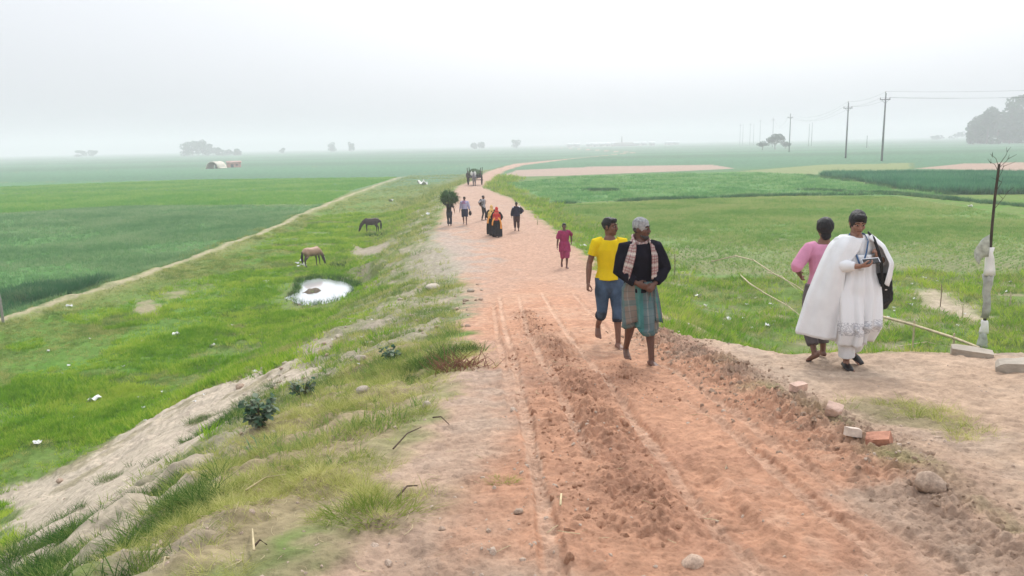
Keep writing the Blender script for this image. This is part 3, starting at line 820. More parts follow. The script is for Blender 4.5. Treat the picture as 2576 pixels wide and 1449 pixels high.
# dark rank weeds in the corner by the footpath
WEEDS = P((0, 690), (60, 680), (150, 690), (230, 715), (255, 735), (170, 765), (60, 800), (0, 812))
x, y = wedge(60000, 25, 42, 1.2, -38, -22)
w = inside(x, y, WEEDS, 2.2) * (x < footpath_x(y) - 0.8) * np.clip(0.28 + 0.9 * fbm(x, y, 0.5, 3, 345), 0.05, 1)
x, y = keep(x, y, w)
weeds = [tuft_mesh('weed', 16, 0.5, 0.03, 0.16, 0.5, 70 + k, M_SHRUBD) for k in range(3)]
put('dark_weeds', x, y, RNG.uniform(0.5, 1.2, len(x)), weeds, M_SHRUBD)

# rows on the right run along the road, as the drill left them
row_n = np.array([1.0, 0.02])
x, y = wedge(210000, 15, 75, 0.8, -2, 36)
pn = x * row_n[0] + y * row_n[1]; sp = 0.20
pn2 = np.round(pn / sp) * sp + RNG.normal(0, 0.022, len(x))
x = x + (pn2 - pn) * row_n[0]; y = y + (pn2 - pn) * row_n[1]
w = (poly_sd(x, y, PLOTS[4][1]) < -0.2) * np.clip(0.7 + 0.7 * fbm(x, y, 0.2, 4, 351), 0.15, 1) * (0.24 + 0.76 * sstep(26, 44, y + 5 * fbm(x, y, 0.12, 2, 352))) * (1 - 0.9 * inside(x, y, AREA['mound'], 0.5))
x, y = keep(x, y, w.astype(float))
cropr = [tuft_mesh('crop_tuft', 11, 0.15, 0.013, 0.07, 0.5, 80 + k, M_CROPR) for k in range(3)]
nearr = y + RNG.normal(0, 4, len(x)) < 40
cropn = [tuft_mesh('row_tuft', 9, 0.10, 0.011, 0.028, 0.35, 180 + k, M_CROPR) for k in range(3)]
put('crop_rows', x[nearr], y[nearr], RNG.uniform(0.6, 1.2, nearr.sum()), cropn, M_CROPR)
x, y = x[~nearr], y[~nearr]
put('crop_rows', x, y, RNG.uniform(0.7, 1.25, len(x)) * (0.75 + np.hypot(x, y) / 90), cropr, M_CROPR)

M_CROPP = leaf_mat('crop_pale', [(0.106, 0.286, 0.1), (0.185, 0.378, 0.13), (0.299, 0.454, 0.2)], 0.3, .45)
cropp = [tuft_mesh('crop_tuft', 12, 0.24, 0.035, 0.2, 0.5, 84 + k, M_CROPP) for k in range(3)]
x, y = wedge(45000, 60, 125, 1.0, -4, 36)
w = (poly_sd(x, y, PLOTS[5][1]) < -0.3) * np.clip(0.5 + 0.7 * fbm(x, y, 0.35, 3, 355), 0.1, 1)
x, y = keep(x, y, w.astype(float))
put('crop_plants', x, y, RNG.uniform(0.6, 1.4, len(x)), cropp, M_CROPP)
cropd = [tuft_mesh('tall_crop_tuft', 12, 0.85, 0.05, 0.25, 0.3, 88 + k, M_CROPD) for k in range(3)]
x, y = wedge(60000, 60, 112, 1.0, 10, 36)
w = (poly_sd(x, y, PLOTS[6][1]) < -0.3)
x, y = keep(x, y, w.astype(float))
put('tall_crop', x, y, RNG.uniform(0.7, 1.2, len(x)), cropd, M_CROPD)

# hedge lines between plots
def hedge(px, n, s0, s1, m_, protos, spread):
    L = line_at(px); seg = np.cumsum([0] + [math.hypot(*(b - a)) for a, b in zip(L[:-1], L[1:])])
    t = RNG.uniform(0, seg[-1], n)
    x = np.interp(t, seg, L[:, 0]) + RNG.normal(0, spread, n); y = np.interp(t, seg, L[:, 1]) + RNG.normal(0, spread, n)
    w = np.clip(0.55 + 0.8 * fbm(t * 0.3, t * 0, 1, 2, int(px[0][0])), 0, 1)
    s_ = RNG.uniform(0, 1, n) < w
    return x[s_], y[s_]
hx, hy = [], []
for px in ([(1395, 513), (1640, 503), (1960, 492), (2260, 490)], [(2000, 478), (2250, 488), (2576, 520)], [(1480, 481), (1545, 480)], [(2030, 442), (2170, 460), (2270, 479), (2400, 490)]):
    a, b = hedge(px, 1500, .5, 1, None, None, 0.25); hx.append(a); hy.append(b)
hx = np.concatenate(hx); hy = np.concatenate(hy)
put('hedge_weeds', hx, hy, RNG.uniform(0.35, 0.8, len(hx)), weeds, M_SHRUBD)

# loose earth ------------------------------------------------------------------
M_CLOD = mat('clod', (.36, .19, .115), 0.95, 0.35, 8, 0.6, 40)
M_CLODB = mat('clod_brown', (.36, .25, .175), 0.95, 0.35, 8, 0.6, 40)
M_PEB = mat('pebble', (.47, .36, .28), 0.9, 0.3, 6, 0.4, 30)
clods = [rock_mesh('dirt_clod', 90 + k, 1, 0.75, 0.35, M_CLOD) for k in range(4)]
clodsb = [rock_mesh('dirt_clod', 95 + k, 1, 0.75, 0.35, M_CLODB) for k in range(4)]
pebs = [rock_mesh('pebble', 100 + k, 1, 0.65, 0.2, M_PEB) for k in range(4)]
def along(L, n, sd):
    seg = np.cumsum([0] + [math.hypot(*(b - a)) for a, b in zip(L[:-1], L[1:])])
    t = RNG.uniform(0, seg[-1], n)
    return np.interp(t, seg, L[:, 0]) + RNG.normal(0, sd, n), np.interp(t, seg, L[:, 1]) + RNG.normal(0, sd, n), t
xs, ys = [], []
for k, n_, sd in ((0, 1500, 0.13), (2, 500, 0.10), (3, 400, 0.16)):
    a, b_, t = along(CLOD_LINES[k], n_, sd); f = RNG.uniform(0, 1, len(t)) < (0.15 + vnoise(t * 1.6, t * 0, 400 + k)); xs.append(a[f]); ys.append(b_[f])
x = np.concatenate(xs); y = np.concatenate(ys)
put('dirt_clods', x, y, np.minimum(RNG.lognormal(-4.5, 0.6, len(x)), 0.05), clods, M_CLOD, 0.3, 0.8)
x, y, t = along(CLOD_LINES[1], 4200, 0.22); f = RNG.uniform(0, 1, len(t)) < (0.1 + vnoise(t * 1.2, t * 0, 410)); x, y = x[f], y[f]
put('dirt_clods', x, y, np.minimum(RNG.lognormal(-4.45, 0.65, len(x)), 0.055) * (0.55 + 0.45 * sstep(3.5, 7, y)), clodsb, M_CLODB, 0.3, 0.8)
x, y = wedge(9000, 2.4, 26, 0.6, -38, 38)
xl = lookup(y, XLY, XLX)
w = np.clip(0.3 + 0.7 * fbm(x, y, 1.1, 3, 421), 0.02, 1) * np.where(x > xl - 4, 1, 0.05) * (x < 3 + 4 * (y < 8)); w = np.maximum(w, inside(x, y, AREA['strip'], .2) * .8)
x, y = keep(x, y, w)
put('gravel', x, y, np.minimum(RNG.lognormal(-4.75, 0.5, len(x)), 0.04), pebs, M_PEB, 0.2, 0.8)

# straw lying about the verge
M_STRAW = mat('straw', (.47, .385, .23), 0.8, 0.3, 12)
def stalk_mesh(name, seed, n=5, rad=0.004):
    r = np.random.default_rng(seed); L = 1.0; pts = []
    bend = r.normal(0, 0.25, 2)
    for i in range(n + 1):
        t = i / n
        pts.append((t - 0.5, bend[0] * (t - 0.5) ** 2 * 2, 0.03 + 0.06 * math.sin(t * 3.1) * r.uniform(0.2, 1)))
    V, F4 = [], []
    for i, p in enumerate(pts):
        for a in range(3):
            V.append((p[0], p[1] + math.cos(a * 2.094) * rad * 5, p[2] + math.sin(a * 2.094) * rad * 5))
    for i in range(n):
        for a in range(3):
            F4.append((i * 3 + a, i * 3 + (a + 1) % 3, i * 3 + 3 + (a + 1) % 3, i * 3 + 3 + a))
    me = mesh_np(name, V, np.array(F4)); me.materials.append(M_STRAW); return me
stalks = [stalk_mesh('straw', 120 + k) for k in range(4)]
x, y = wedge(5000, 2.5, 9, 0.8, -30, 16)
w = inside(x, y, AREA['verge'], 0.5) * np.clip(0.2 + fbm(x, y, 1.5, 3, 431), 0.03, 1) + 0.02
x, y = keep(x, y, w)
put('straw', x, y, RNG.uniform(0.03, 0.11, len(x)), stalks, M_STRAW, -0.05, 0.12)

# sedge standing in the shallow rim of the pond
M_SEDGE = leaf_mat('sedge', [(.03, .09, .02), (.06, .15, .03), (.12, .22, .05)], 2)
sedge = [tuft_mesh('sedge', 7, 0.26, 0.012, 0.06, 0.35, 140 + k, M_SEDGE) for k in range(3)]
n_ = 900; k_ = RNG.integers(0, len(POND_POLY), n_); t_ = RNG.uniform(0, 1, n_)
pp = POND_POLY[k_] * (1 - t_)[:, None] + POND_POLY[(k_ + 1) % len(POND_POLY)] * t_[:, None]
pp = ctr + (pp - ctr) * np.clip(RNG.normal(1.0, .07, n_), .7, 1.2)[:, None]
x, y = pp[:, 0], pp[:, 1]; far_side = (y > 33.4) | (RNG.uniform(0, 1, n_) < .25); x, y = x[far_side], y[far_side]
put('pond_sedge', x, y, RNG.uniform(.5, 1.3, len(x)), sedge, M_SEDGE)
# ================================================================== people and animals
_tmp_scene = bpy.data.scenes.new('workbench')

def finish_blob(V, F3, F4, voxel, smooth=3, fold=0.0, ffreq=(7, 2.2), seed=0):
    """melt overlapping closed shapes into one continuous skin"""
    me = mesh_np('raw', np.array(V), [np.array(F4), np.array(F3)])
    o = bpy.data.objects.new('raw', me); _tmp_scene.collection.objects.link(o)
    md = o.modifiers.new('r', 'REMESH'); md.mode = 'VOXEL'; md.voxel_size = voxel; md.use_smooth_shade = True
    if smooth:
        sm = o.modifiers.new('s', 'SMOOTH'); sm.factor = 0.5; sm.iterations = smooth
    with bpy.context.temp_override(scene=_tmp_scene, view_layer=_tmp_scene.view_layers[0]):
        dg = bpy.context.evaluated_depsgraph_get(); dg.update()
        out = bpy.data.meshes.new_from_object(o.evaluated_get(dg))
    bpy.data.objects.remove(o); bpy.data.meshes.remove(me)
    if fold:
        n = len(out.vertices); co = np.empty(n * 3); no = np.empty(n * 3)
        out.vertices.foreach_get('co', co); out.vertices.foreach_get('normal', no)
        co = co.reshape(-1, 3); no = no.reshape(-1, 3)
        d = fbm(co[:, 0] * ffreq[0] + co[:, 1] * 0.8 * ffreq[0] + seed * 3.1, co[:, 2] * ffreq[1] + co[:, 1] * 2 + seed, 1, 3, seed)
        d = d + 0.5 * fbm(co[:, 0] * ffreq[0] * 1.2 - co[:, 1] * ffreq[0] + 9, co[:, 2] * ffreq[0] * 0.7 + co[:, 0] * 6, 1, 2, seed + 3)
        co = co + no * (fold * d)[:, None]
        out.vertices.foreach_set('co', co.ravel()); out.update()
    return out

class Blob:
    def __init__(self): self.V, self.F3, self.F4 = [], [], []
    def tube(self, pts, rad, ref=(1, 0, 0), n=12, round_=True):
        pts = [Vector(p) for p in pts]; rad = [(r, r) if not isinstance(r, (tuple, list)) else r for r in rad]
        tang = []
        for i in range(len(pts)):
            a = pts[max(i - 1, 0)]; b = pts[min(i + 1, len(pts) - 1)]
            tang.append((b - a).normalized())
        P2, R2, T2 = list(pts), list(rad), list(tang)
        if round_:
            for e in (0, -1):
                p, r, t = pts[e], rad[e], tang[e]; sg = -1 if e == 0 else 1; m_ = min(r)
                ex = [(p + t * sg * m_ * k, (r[0] * w, r[1] * w), t) for k, w in ((0.5, 0.87), (0.87, 0.5))]
                if e == 0:
                    for q in ex: P2.insert(0, q[0]); R2.insert(0, q[1]); T2.insert(0, q[2])
                else:
                    for q in ex: P2.append(q[0]); R2.append(q[1]); T2.append(q[2])
        k0 = len(self.V); ref = Vector(ref)
        for p, r, t in zip(P2, R2, T2):
            n1 = ref - t * ref.dot(t)
            if n1.length < 1e-3: n1 = Vector((0, 1, 0)) - t * t.y
            n1.normalize(); n2 = t.cross(n1)
            for a in range(n):
                c, s_ = math.cos(a * 2 * math.pi / n), math.sin(a * 2 * math.pi / n)
                self.V.append(tuple(p + n1 * c * r[0] + n2 * s_ * r[1]))
        m_ = len(P2)
        for i in range(m_ - 1):
            for a in range(n):
                b = (a + 1) % n
                self.F4.append((k0 + i * n + a, k0 + i * n + b, k0 + (i + 1) * n + b, k0 + (i + 1) * n + a))
        e0 = len(self.V); t0 = T2[0]; m0 = min(rad[0]) if round_ else 0
        self.V.append(tuple(P2[0] - t0 * m0 * 0.13)); self.V.append(tuple(P2[-1] + T2[-1] * (min(rad[-1]) if round_ else 0) * 0.13))
        for a in range(n):
            b = (a + 1) % n
            self.F3.append((e0, k0 + b, k0 + a)); q = k0 + (m_ - 1) * n
            self.F3.append((e0 + 1, q + a, q + b))
        return self
    def ell(self, c, r, rot=None, n=14, m_=9):
        rot = rot or Matrix.Identity(3); c = Vector(c); k0 = len(self.V)
        for i in range(1, m_):
            ph = math.pi * i / m_
            for a in range(n):
                th = 2 * math.pi * a / n
                self.V.append(tuple(c + rot @ Vector((r[0] * math.sin(ph) * math.cos(th), r[1] * math.sin(ph) * math.sin(th), -r[2] * math.cos(ph)))))
        for i in range(m_ - 2):
            for a in range(n):
                b = (a + 1) % n
                self.F4.append((k0 + i * n + a, k0 + i * n + b, k0 + (i + 1) * n + b, k0 + (i + 1) * n + a))
        e0 = len(self.V); self.V.append(tuple(c + rot @ Vector((0, 0, -r[2])))); self.V.append(tuple(c + rot @ Vector((0, 0, r[2]))))
        for a in range(n):
            b = (a + 1) % n
            self.F3.append((e0, k0 + b, k0 + a)); q = k0 + (m_ - 2) * n
            self.F3.append((e0 + 1, q + a, q + b))
        return self
    def melt(self, name, mat_, parent, voxel, smooth=3, fold=0.0, ffreq=(7, 2.2), seed=0):
        me = finish_blob(self.V, self.F3, self.F4, voxel, smooth, fold, ffreq, seed); me.name = name
        me.materials.clear()
        return link(name, me, mat_, parent)
    def plain(self, name, mat_, parent):
        me = mesh_np(name, np.array(self.V), [np.array(self.F4), np.array(self.F3)])
        return link(name, me, mat_, parent)

def sheet(name, G, mat_, parent, th=0.006, closed=False):
    """cloth with thickness from a grid of points (rows, columns, 3)"""
    G = np.asarray(G, dtype=np.float64); nr_, nc = G.shape[:2]
    if closed:
        du = np.roll(G, -1, 1) - np.roll(G, 1, 1)
    else: du = np.gradient(G, axis=1)
    dv = np.gradient(G, axis=0)
    N = np.cross(du, dv); N /= np.linalg.norm(N, axis=2)[..., None] + 1e-9
    V = np.concatenate([(G + N * th / 2).reshape(-1, 3), (G - N * th / 2).reshape(-1, 3)])
    k = nr_ * nc; F = []; ii = np.arange(k).reshape(nr_, nc)
    cs = nc if closed else nc - 1
    for i in range(nr_ - 1):
        for j in range(cs):
            j2 = (j + 1) % nc
            a, b, c, d = ii[i, j], ii[i, j2], ii[i + 1, j2], ii[i + 1, j]
            F.append((a, b, c, d)); F.append((a + k, d + k, c + k, b + k))
    def edge(e):
        for a, b in zip(e[:-1], e[1:]): F.append((b, a, a + k, b + k))
    rng_ = list(range(nc)) + ([0] if closed else [])
    edge([ii[0, j] for j in rng_]); edge([ii[-1, j] for j in rng_][::-1])
    if not closed:
        edge([ii[i, 0] for i in range(nr_)][::-1]); edge([ii[i, -1] for i in range(nr_)])
    me = mesh_np(name, V, np.array(F))
    uv = me.uv_layers.new(name='uv')
    vi = np.empty(len(me.loops), dtype=np.int32); me.loops.foreach_get('vertex_index', vi); vi = vi % k
    U = np.stack([(vi % nc) / max(nc - 1, 1), (vi // nc) / max(nr_ - 1, 1)], -1).astype(np.float32)
    uv.data.foreach_set('uv', U.ravel())
    return link(name, me, mat_, parent)

def two_bone(a, c, l1, l2, hint):
    a, c, hint = Vector(a), Vector(c), Vector(hint)
    d = c - a; L = min(d.length, (l1 + l2) * 0.998); u_ = d.normalized()
    x_ = (l1 * l1 - l2 * l2 + L * L) / (2 * L); h_ = math.sqrt(max(l1 * l1 - x_ * x_, 0))
    n_ = hint - u_ * hint.dot(u_); n_.normalize()
    return a + u_ * x_ + n_ * h_, a + u_ * L

def _skin(name, c):
    return mat(name, c, 0.55, 0.12, 14, 0.15, 90, spec=0.35)
SKIN_D = _skin('skin_dark', (.115, .056, .039)); SKIN_M = _skin('skin_brown', (.165, .080, .053)); SKIN_L = _skin('skin_light_brown', (.27, .14, .095))
M_HAIR = mat('hair_black', (.008, .008, .009), 0.5, 0.4, 60, 0.8, 160, spec=0.4)
M_EYE = mat('eye_white', (.36, .32, .29), 0.3, 0.02); M_IRIS = mat('iris', (.012, .008, .006), 0.2, 0.02)
M_BROW = mat('eyebrow', (.015, .012, .012), 0.8, 0.1); M_LIP = mat('lips', (.13, .05, .045), 0.5, 0.1)
M_BEARD = mat('beard_grizzled', (.06, .055, .055), 0.9, 0.5, 80, 0.6, 160)

TORSO = [(.84, .150, .105), (.93, .162, .115), (1.05, .138, .098), (1.18, .150, .108), (1.30, .168, .112), (1.385, .150, .088), (1.43, .078, .066)]

class Person:
    """joints in metres for a height of 1.70, scaled; faces local -Y, its left is +X"""
    def __init__(s, name, label, H, loc, rz, skin, voxel, group=None, build=1.0, female=False):
        s.k = H / 1.70; s.skin = skin; s.vx = voxel; s.b = build; s.female = female
        s.root = empty('person', loc, rz); tag(s.root, label, 'person', group)
        s.sh_w = 0.165 if female else 0.185
        s.lean = Vector((0, 0, 0)); s.foot = {1: (0.09, -0.0, 0.0), -1: (-0.09, 0.0, 0.0)}
        s.hand = {}; s.curl = {1: 0.35, -1: 0.35}; s.head_yaw = 0; s.head_pitch = 0; s.head_roll = 0; s.toe = {1: 8, -1: -8}
        s.pitch_foot = {1: 0, -1: 0}
    def tor(s, z):
        return s.lean * (max(0, z - .9) / .5)
    def solve(s):
        k = s.k
        s.hip, s.knee, s.ank, s.sho, s.elb, s.wri = {}, {}, {}, {}, {}, {}
        for d in (1, -1):
            fx, fy, lift = s.foot[d]
            s.ank[d] = Vector((fx, fy, .085 + lift))
            s.hip[d] = Vector((.088 * d, 0, .90))
            s.knee[d], s.ank[d] = two_bone(s.hip[d], s.ank[d], .43, .405, (0.05 * d, -1, 0.1))
            s.sho[d] = Vector((s.sh_w * d, 0.0, 1.385)) + s.tor(1.385)
            w, hint = s.hand.get(d, ((.27 * d, -.02, .80), (0.25 * d, .8, 0)))
            s.elb[d], s.wri[d] = two_bone(s.sho[d], w, .285, .255, hint)
        s.hrot = Matrix.Rotation(s.head_yaw, 3, 'Z') @ Matrix.Rotation(s.head_pitch, 3, 'X') @ Matrix.Rotation(s.head_roll, 3, 'Y')
        nb = Vector((0, .012, 1.44)) + s.tor(1.44)
        s.neck = nb
        s.hc = nb + Vector((0, -.012, .06)) + s.hrot @ Vector((0, -.005, .105))
    def hp(s, *p):
        return (s.hc + s.hrot @ Vector(p)) * s.k
    def body(s, hands=True, face=True, bald=False):
        k, B = s.k, Blob(); S = lambda v: Vector(v) * k
        b = s.b
        secs = TORSO
        B.tube([S(Vector((0, 0, z)) + s.tor(z)) for z, _, _ in secs], [(rx * k * b * (0.93 if s.female else 1), ry * k * b) for _, rx, ry in secs], n=18)
        B.tube([S(s.neck + Vector((0, .01, -.05))), S(s.neck + Vector((0, 0, .03))), s.hp(0, .018, -.06)], [.062 * k, .054 * k, .056 * k])
        for d in (1, -1):
            B.tube([S(s.sho[d] * 0.9 + Vector((0, 0, 1.385)) * 0.1), S(s.sho[d]), S(s.sho[d].lerp(s.elb[d], .45)), S(s.elb[d])], [.056 * k * b, .054 * k * b, .045 * k * b, .037 * k * b])
            B.tube([S(s.elb[d]), S(s.elb[d].lerp(s.wri[d], .3)), S(s.wri[d])], [.037 * k * b, .040 * k * b, .026 * k])
            th = s.hip[d].lerp(s.knee[d], .4)
            B.tube([S(s.hip[d]), S(th), S(s.knee[d])], [.088 * k * b, .075 * k * b, .052 * k])
            cf = s.knee[d].lerp(s.ank[d], .3) + Vector((0, .012, 0))
            B.tube([S(s.knee[d]), S(cf), S(s.knee[d].lerp(s.ank[d], .65)), S(s.ank[d])], [.052 * k, .054 * k * b, .040 * k, .034 * k])
            s._foot(B, d)
            if hands: s._hand(B, d)
        if face: s._head(B)
        else:
            B.ell(s.hp(0, .012, 0), (.074 * k, .092 * k, .095 * k), s.hrot); B.ell(s.hp(0, -.03, -.055), (.056 * k, .062 * k, .062 * k), s.hrot)
        s.body_o = B.melt('body', s.skin, s.root, s.vx, 2)
        if face: s._face_parts()
        return s
    def _head(s, B):
        k = s.k; r = s.hrot
        B.ell(s.hp(0, .012, 0.004), (.073 * k, .092 * k, .093 * k), r, 18, 12)
        B.ell(s.hp(0, -.030, -.055), (.056 * k, .060 * k, .064 * k), r, 16, 10)
        B.ell(s.hp(0, -.070, -.103), (.026 * k, .022 * k, .020 * k), r)
        for d in (1, -1):
            B.ell(s.hp(.038 * d, -.060, -.034), (.026 * k, .024 * k, .024 * k), r)
            B.ell(s.hp(.076 * d, .012, -.018), (.010 * k, .021 * k, .031 * k), r)
            B.tube([s.hp(.008 * d, -.083, .020), s.hp(.046 * d, -.074, .018)], [.012 * k, .010 * k])
            B.ell(s.hp(.013 * d, -.094, -.036), (.010 * k, .011 * k, .009 * k), r)
        B.tube([s.hp(0, -.080, .012), s.hp(0, -.096, -.012), s.hp(0, -.107, -.034)], [.010 * k, .012 * k, .014 * k])
        B.ell(s.hp(0, -.084, -.068), (.024 * k, .014 * k, .014 * k), r)
        B.ell(s.hp(0, -.078, -.086), (.020 * k, .012 * k, .012 * k), r)
    def _face_parts(s):
        k = s.k; r = s.hrot
        for d in (1, -1):
            e = Blob().ell(s.hp(.031 * d, -.0795, -.002), (.0140 * k, .008 * k, .0055 * k * (.6 if s.female else 1)), r).plain('eye', M_EYE, s.root)
            Blob().ell(s.hp(.031 * d, -.0855, -.002), (.0075 * k, .004 * k, .0070 * k), r).plain('iris', M_IRIS, e)
            Blob().tube([s.hp(.012 * d, -.090, .024), s.hp(.030 * d, -.088, .030), s.hp(.048 * d, -.076, .024)], [.0045 * k, .005 * k, .003 * k], n=6).plain('eyebrow', M_BROW, s.root)
        Blob().tube([s.hp(-.022, -.088, -.071), s.hp(-.008, -.0975, -.067), s.hp(.008, -.0975, -.067), s.hp(.022, -.088, -.071)], [.003 * k, .0058 * k, .0058 * k, .003 * k], n=8).plain('lips', M_LIP, s.root)
    def _foot(s, B, d):
        k = s.k; a = s.ank[d]
        rot = Matrix.Rotation(R(s.toe[d]), 3, 'Z') @ Matrix.Rotation(R(s.pitch_foot[d]), 3, 'X')
        f = lambda *p: (a + rot @ Vector(p)) * k
        s.footf = getattr(s, 'footf', {}); s.footf[d] = f
        B.tube([f(0, .045, -.052), f(0, 0, -.050), f(.004 * d, -.07, -.054), f(.006 * d, -.135, -.062)], [(.030 * k, .030 * k), (.034 * k, .036 * k), (.040 * k, .028 * k), (.044 * k, .018 * k)], ref=rot @ Vector((1, 0, 0)))
        B.tube([f(0, .004, .0), f(0, -.01, -.04)], [.034 * k, .036 * k])
        for i, (x_, l_, r_) in enumerate(((-.028, .052, .0125), (-.009, .048, .0095), (.008, .042, .009), (.022, .035, .0085), (.035, .026, .008))):
            B.tube([f(x_ * d, -.13, -.066), f(x_ * 1.08 * d, -.13 - l_, -.071)], [r_ * k, r_ * k * 0.95], n=8)
    def hand_frame(s, d, dr=None, nr=None):
        fa = (s.wri[d] - s.elb[d]).normalized()
        dv = Vector(dr).normalized() if dr else fa
        nv = Vector(nr) if nr else Vector((-d, 0, 0))
        nv = (nv - dv * nv.dot(dv)).normalized()
        return dv, nv
    def _hand(s, B, d):
        k = s.k; w = s.wri[d]
        dv, nv = s.hand_frame(d, *getattr(s, 'hdir', {}).get(d, (None, None)))
        sv = nv.cross(dv) * d            # thumb side
        if getattr(s, 'flip', {}).get(d): sv = -sv
        c = s.curl[d]
        p = lambda a, b_, e=0: (w + dv * a + sv * b_ + nv * e) * k
        B.tube([p(-.01, 0), p(.03, 0), p(.085, 0)], [(.026 * k, .018 * k), (.037 * k, .018 * k), (.040 * k, .014 * k)], ref=sv)
        for i, (b_, L) in enumerate(((.030, .070), (.011, .080), (-.009, .074), (-.028, .058))):
            pts = [Vector((.078, b_, 0))]; ang = c * (1 + 0.12 * i) * 0.6
            for sg in (.45, .32, .26):
                q = pts[-1]; pts.append(q + Vector((math.cos(ang) * L * sg, b_ * 0.12 * sg, math.sin(ang) * L * sg))); ang += c * 1.3
            B.tube([p(*q) for q in pts], [.0095 * k, .0090 * k, .0082 * k, .0072 * k], n=8)
        B.tube([p(.018, .030, .004), p(.045, .055, .014), p(.070, .062 - .02 * c, .022 + .02 * c), p(.088, .058 - .03 * c, .026 + .03 * c)], [.013 * k, .0115 * k, .0100 * k, .0085 * k], n=8)
        s.palm = getattr(s, 'palm', {}); s.palm[d] = (p(.085, 0, .03), dv, nv, sv)
    # ---- clothes
    def top(s, mat_, hem=.84, sleeve=(.5, .5), loose=.016, name='shirt', fold=.006, neck=1.425, cuff=1.25, seed=1, belly=0.0):
        """sleeve: 0..1 along the upper arm, 1..2 along the forearm"""
        k, B = s.k, Blob(); b = s.b
        secs = [(z, rx, ry) for z, rx, ry in TORSO if hem + .02 < z < neck]
        r0 = np.interp(hem, [t[0] for t in TORSO], [t[1] for t in TORSO]); r1 = np.interp(hem, [t[0] for t in TORSO], [t[2] for t in TORSO])
        secs = [(hem, r0 + .012, r1 + .012)] + secs + [(neck, .085, .074)]
        B.tube([(Vector((0, -belly * math.exp(-((z - 1.0) / .12) ** 2), z)) + s.tor(z)) * k for z, _, _ in secs], [((rx * (0.95 if s.female else 1) * b + loose) * k, (ry * b + loose) * k) for _, rx, ry in secs], n=20, round_=False)
        for d, sl in ((1, sleeve[0]), (-1, sleeve[1])):
            u_ = min(sl, 1.0); pts = [s.sho[d] * .55 + (Vector((0, 0, 1.38)) + s.tor(1.38)) * .45, s.sho[d] + Vector((0, 0, -.004)), s.sho[d].lerp(s.elb[d], u_ * .5), s.sho[d].lerp(s.elb[d], u_)]
            rad = [.076, .074 * b, (.055 * b + loose * 0.8), (.046 * b + loose * 1.1)]
            if sl > 1:
                pts += [s.elb[d].lerp(s.wri[d], (sl - 1) * .5), s.elb[d].lerp(s.wri[d], sl - 1)]
                rad[-1] = .044 * b + loose; rad += [.040 * b + loose, (.028 + loose * .8) * cuff]
            B.tube([p * k for p in pts], [r * k for r in rad], n=14, round_=False)
        return B.melt(name, mat_, s.root, s.vx * 1.1, 3, fold * k, seed=seed)
    def trousers(s, mat_, length=1.9, loose=.016, name='trousers', fold=.005, flare=1.0, seed=4, waist=1.0):
        k, B = s.k, Blob(); b = s.b
        B.tube([Vector((0, 0, z)) * k for z in (.725, .79, .88, .95, waist)], [((.10 * b + loose) * k, (.09 * b + loose) * k), ((.15 * b + loose) * k, (.115 * b + loose) * k), ((.168 * b + loose * .8) * k, (.115 * b + loose * .7) * k), ((.155 * b + loose * .5) * k, (.112 * b + loose * .5) * k), ((.142 * b + loose * .5) * k, (.103 * b + loose * .5) * k)], n=18, round_=False)
        for d in (1, -1):
            u_ = min(length, 1.0); pts = [s.hip[d] + Vector((0, 0, .02)), s.hip[d].lerp(s.knee[d], u_ * .45), s.hip[d].lerp(s.knee[d], u_)]
            rad = [.092 * b + loose, .080 * b + loose, .056 + loose]
            if length > 1:
                t = length - 1
                pts += [s.knee[d].lerp(s.ank[d], t * .4), s.knee[d].lerp(s.ank[d], t)]
                rad += [(.055 * b + loose), (.042 + loose) * flare]
            B.tube([p * k for p in pts], [r * k for r in rad], n=14, round_=False)
        return B.melt(name, mat_, s.root, s.vx * 1.1, 3, fold * k, ffreq=(9, 5), seed=seed)
    def drape(s, mat_, z1, z0, name='skirt', out1=.02, out0=.05, folds=9, amp=.012, seed=2, nz_=26, th=.006, slack=0.0, hem=0.02, lean=0.0):
        """cloth hung round the hips and legs, from height z1 down to z0"""
        k = s.k; na_ = 72; r = np.random.default_rng(seed); ph = r.uniform(0, 6.28, 4)
        G = np.zeros((nz_, na_, 3)); A_ = np.linspace(0, 2 * np.pi, na_, endpoint=False)
        for i, t in enumerate(np.linspace(0, 1, nz_)):
            z = z1 + (z0 - z1) * t
            pts = []
            if z > .78:
                rx = np.interp(z, [q[0] for q in TORSO], [q[1] for q in TORSO]) * s.b * (0.95 if s.female else 1); ry = np.interp(z, [q[0] for q in TORSO], [q[2] for q in TORSO]) * s.b
                c = s.tor(z); pts += [(c.x + (rx - ry), c.y, ry), (c.x - (rx - ry), c.y, ry)]
            if z < .92:
                for d in (1, -1):
                    for a, b_, ra, rb in ((s.hip[d], s.knee[d], .088 * s.b, .056), (s.knee[d], s.ank[d], .056, .038)):
                        lo, hi = min(a.z, b_.z), max(a.z, b_.z)
                        if lo - .02 <= z <= hi + .02:
                            f = np.clip((a.z - z) / (a.z - b_.z + 1e-6), 0, 1); q = a.lerp(b_, float(f)); pts.append((q.x, q.y, ra + (rb - ra) * f))
            if not pts: pts = last
            last = pts
            cx = np.mean([q[0] for q in pts]); cy = np.mean([q[1] for q in pts])
            rad = np.max([(q[0] - cx) * np.cos(A_) + (q[1] - cy) * np.sin(A_) + q[2] for q in pts], axis=0)
            rad = rad + out1 + (out0 - out1) * t + slack * np.sin(np.pi * t)
            fo = amp * (0.25 + t) * (np.sin(A_ * folds + ph[0] + 1.2 * np.sin(A_ * 2 + ph[1]) + t * 1.5) + 0.5 * np.sin(A_ * (folds * 2 + 1) + ph[2] + 2 * t))
            rad = rad + fo
            G[i, :, 0] = (cx + rad * np.cos(A_)) * k; G[i, :, 1] = (cy + rad * np.sin(A_)) * k + lean * t
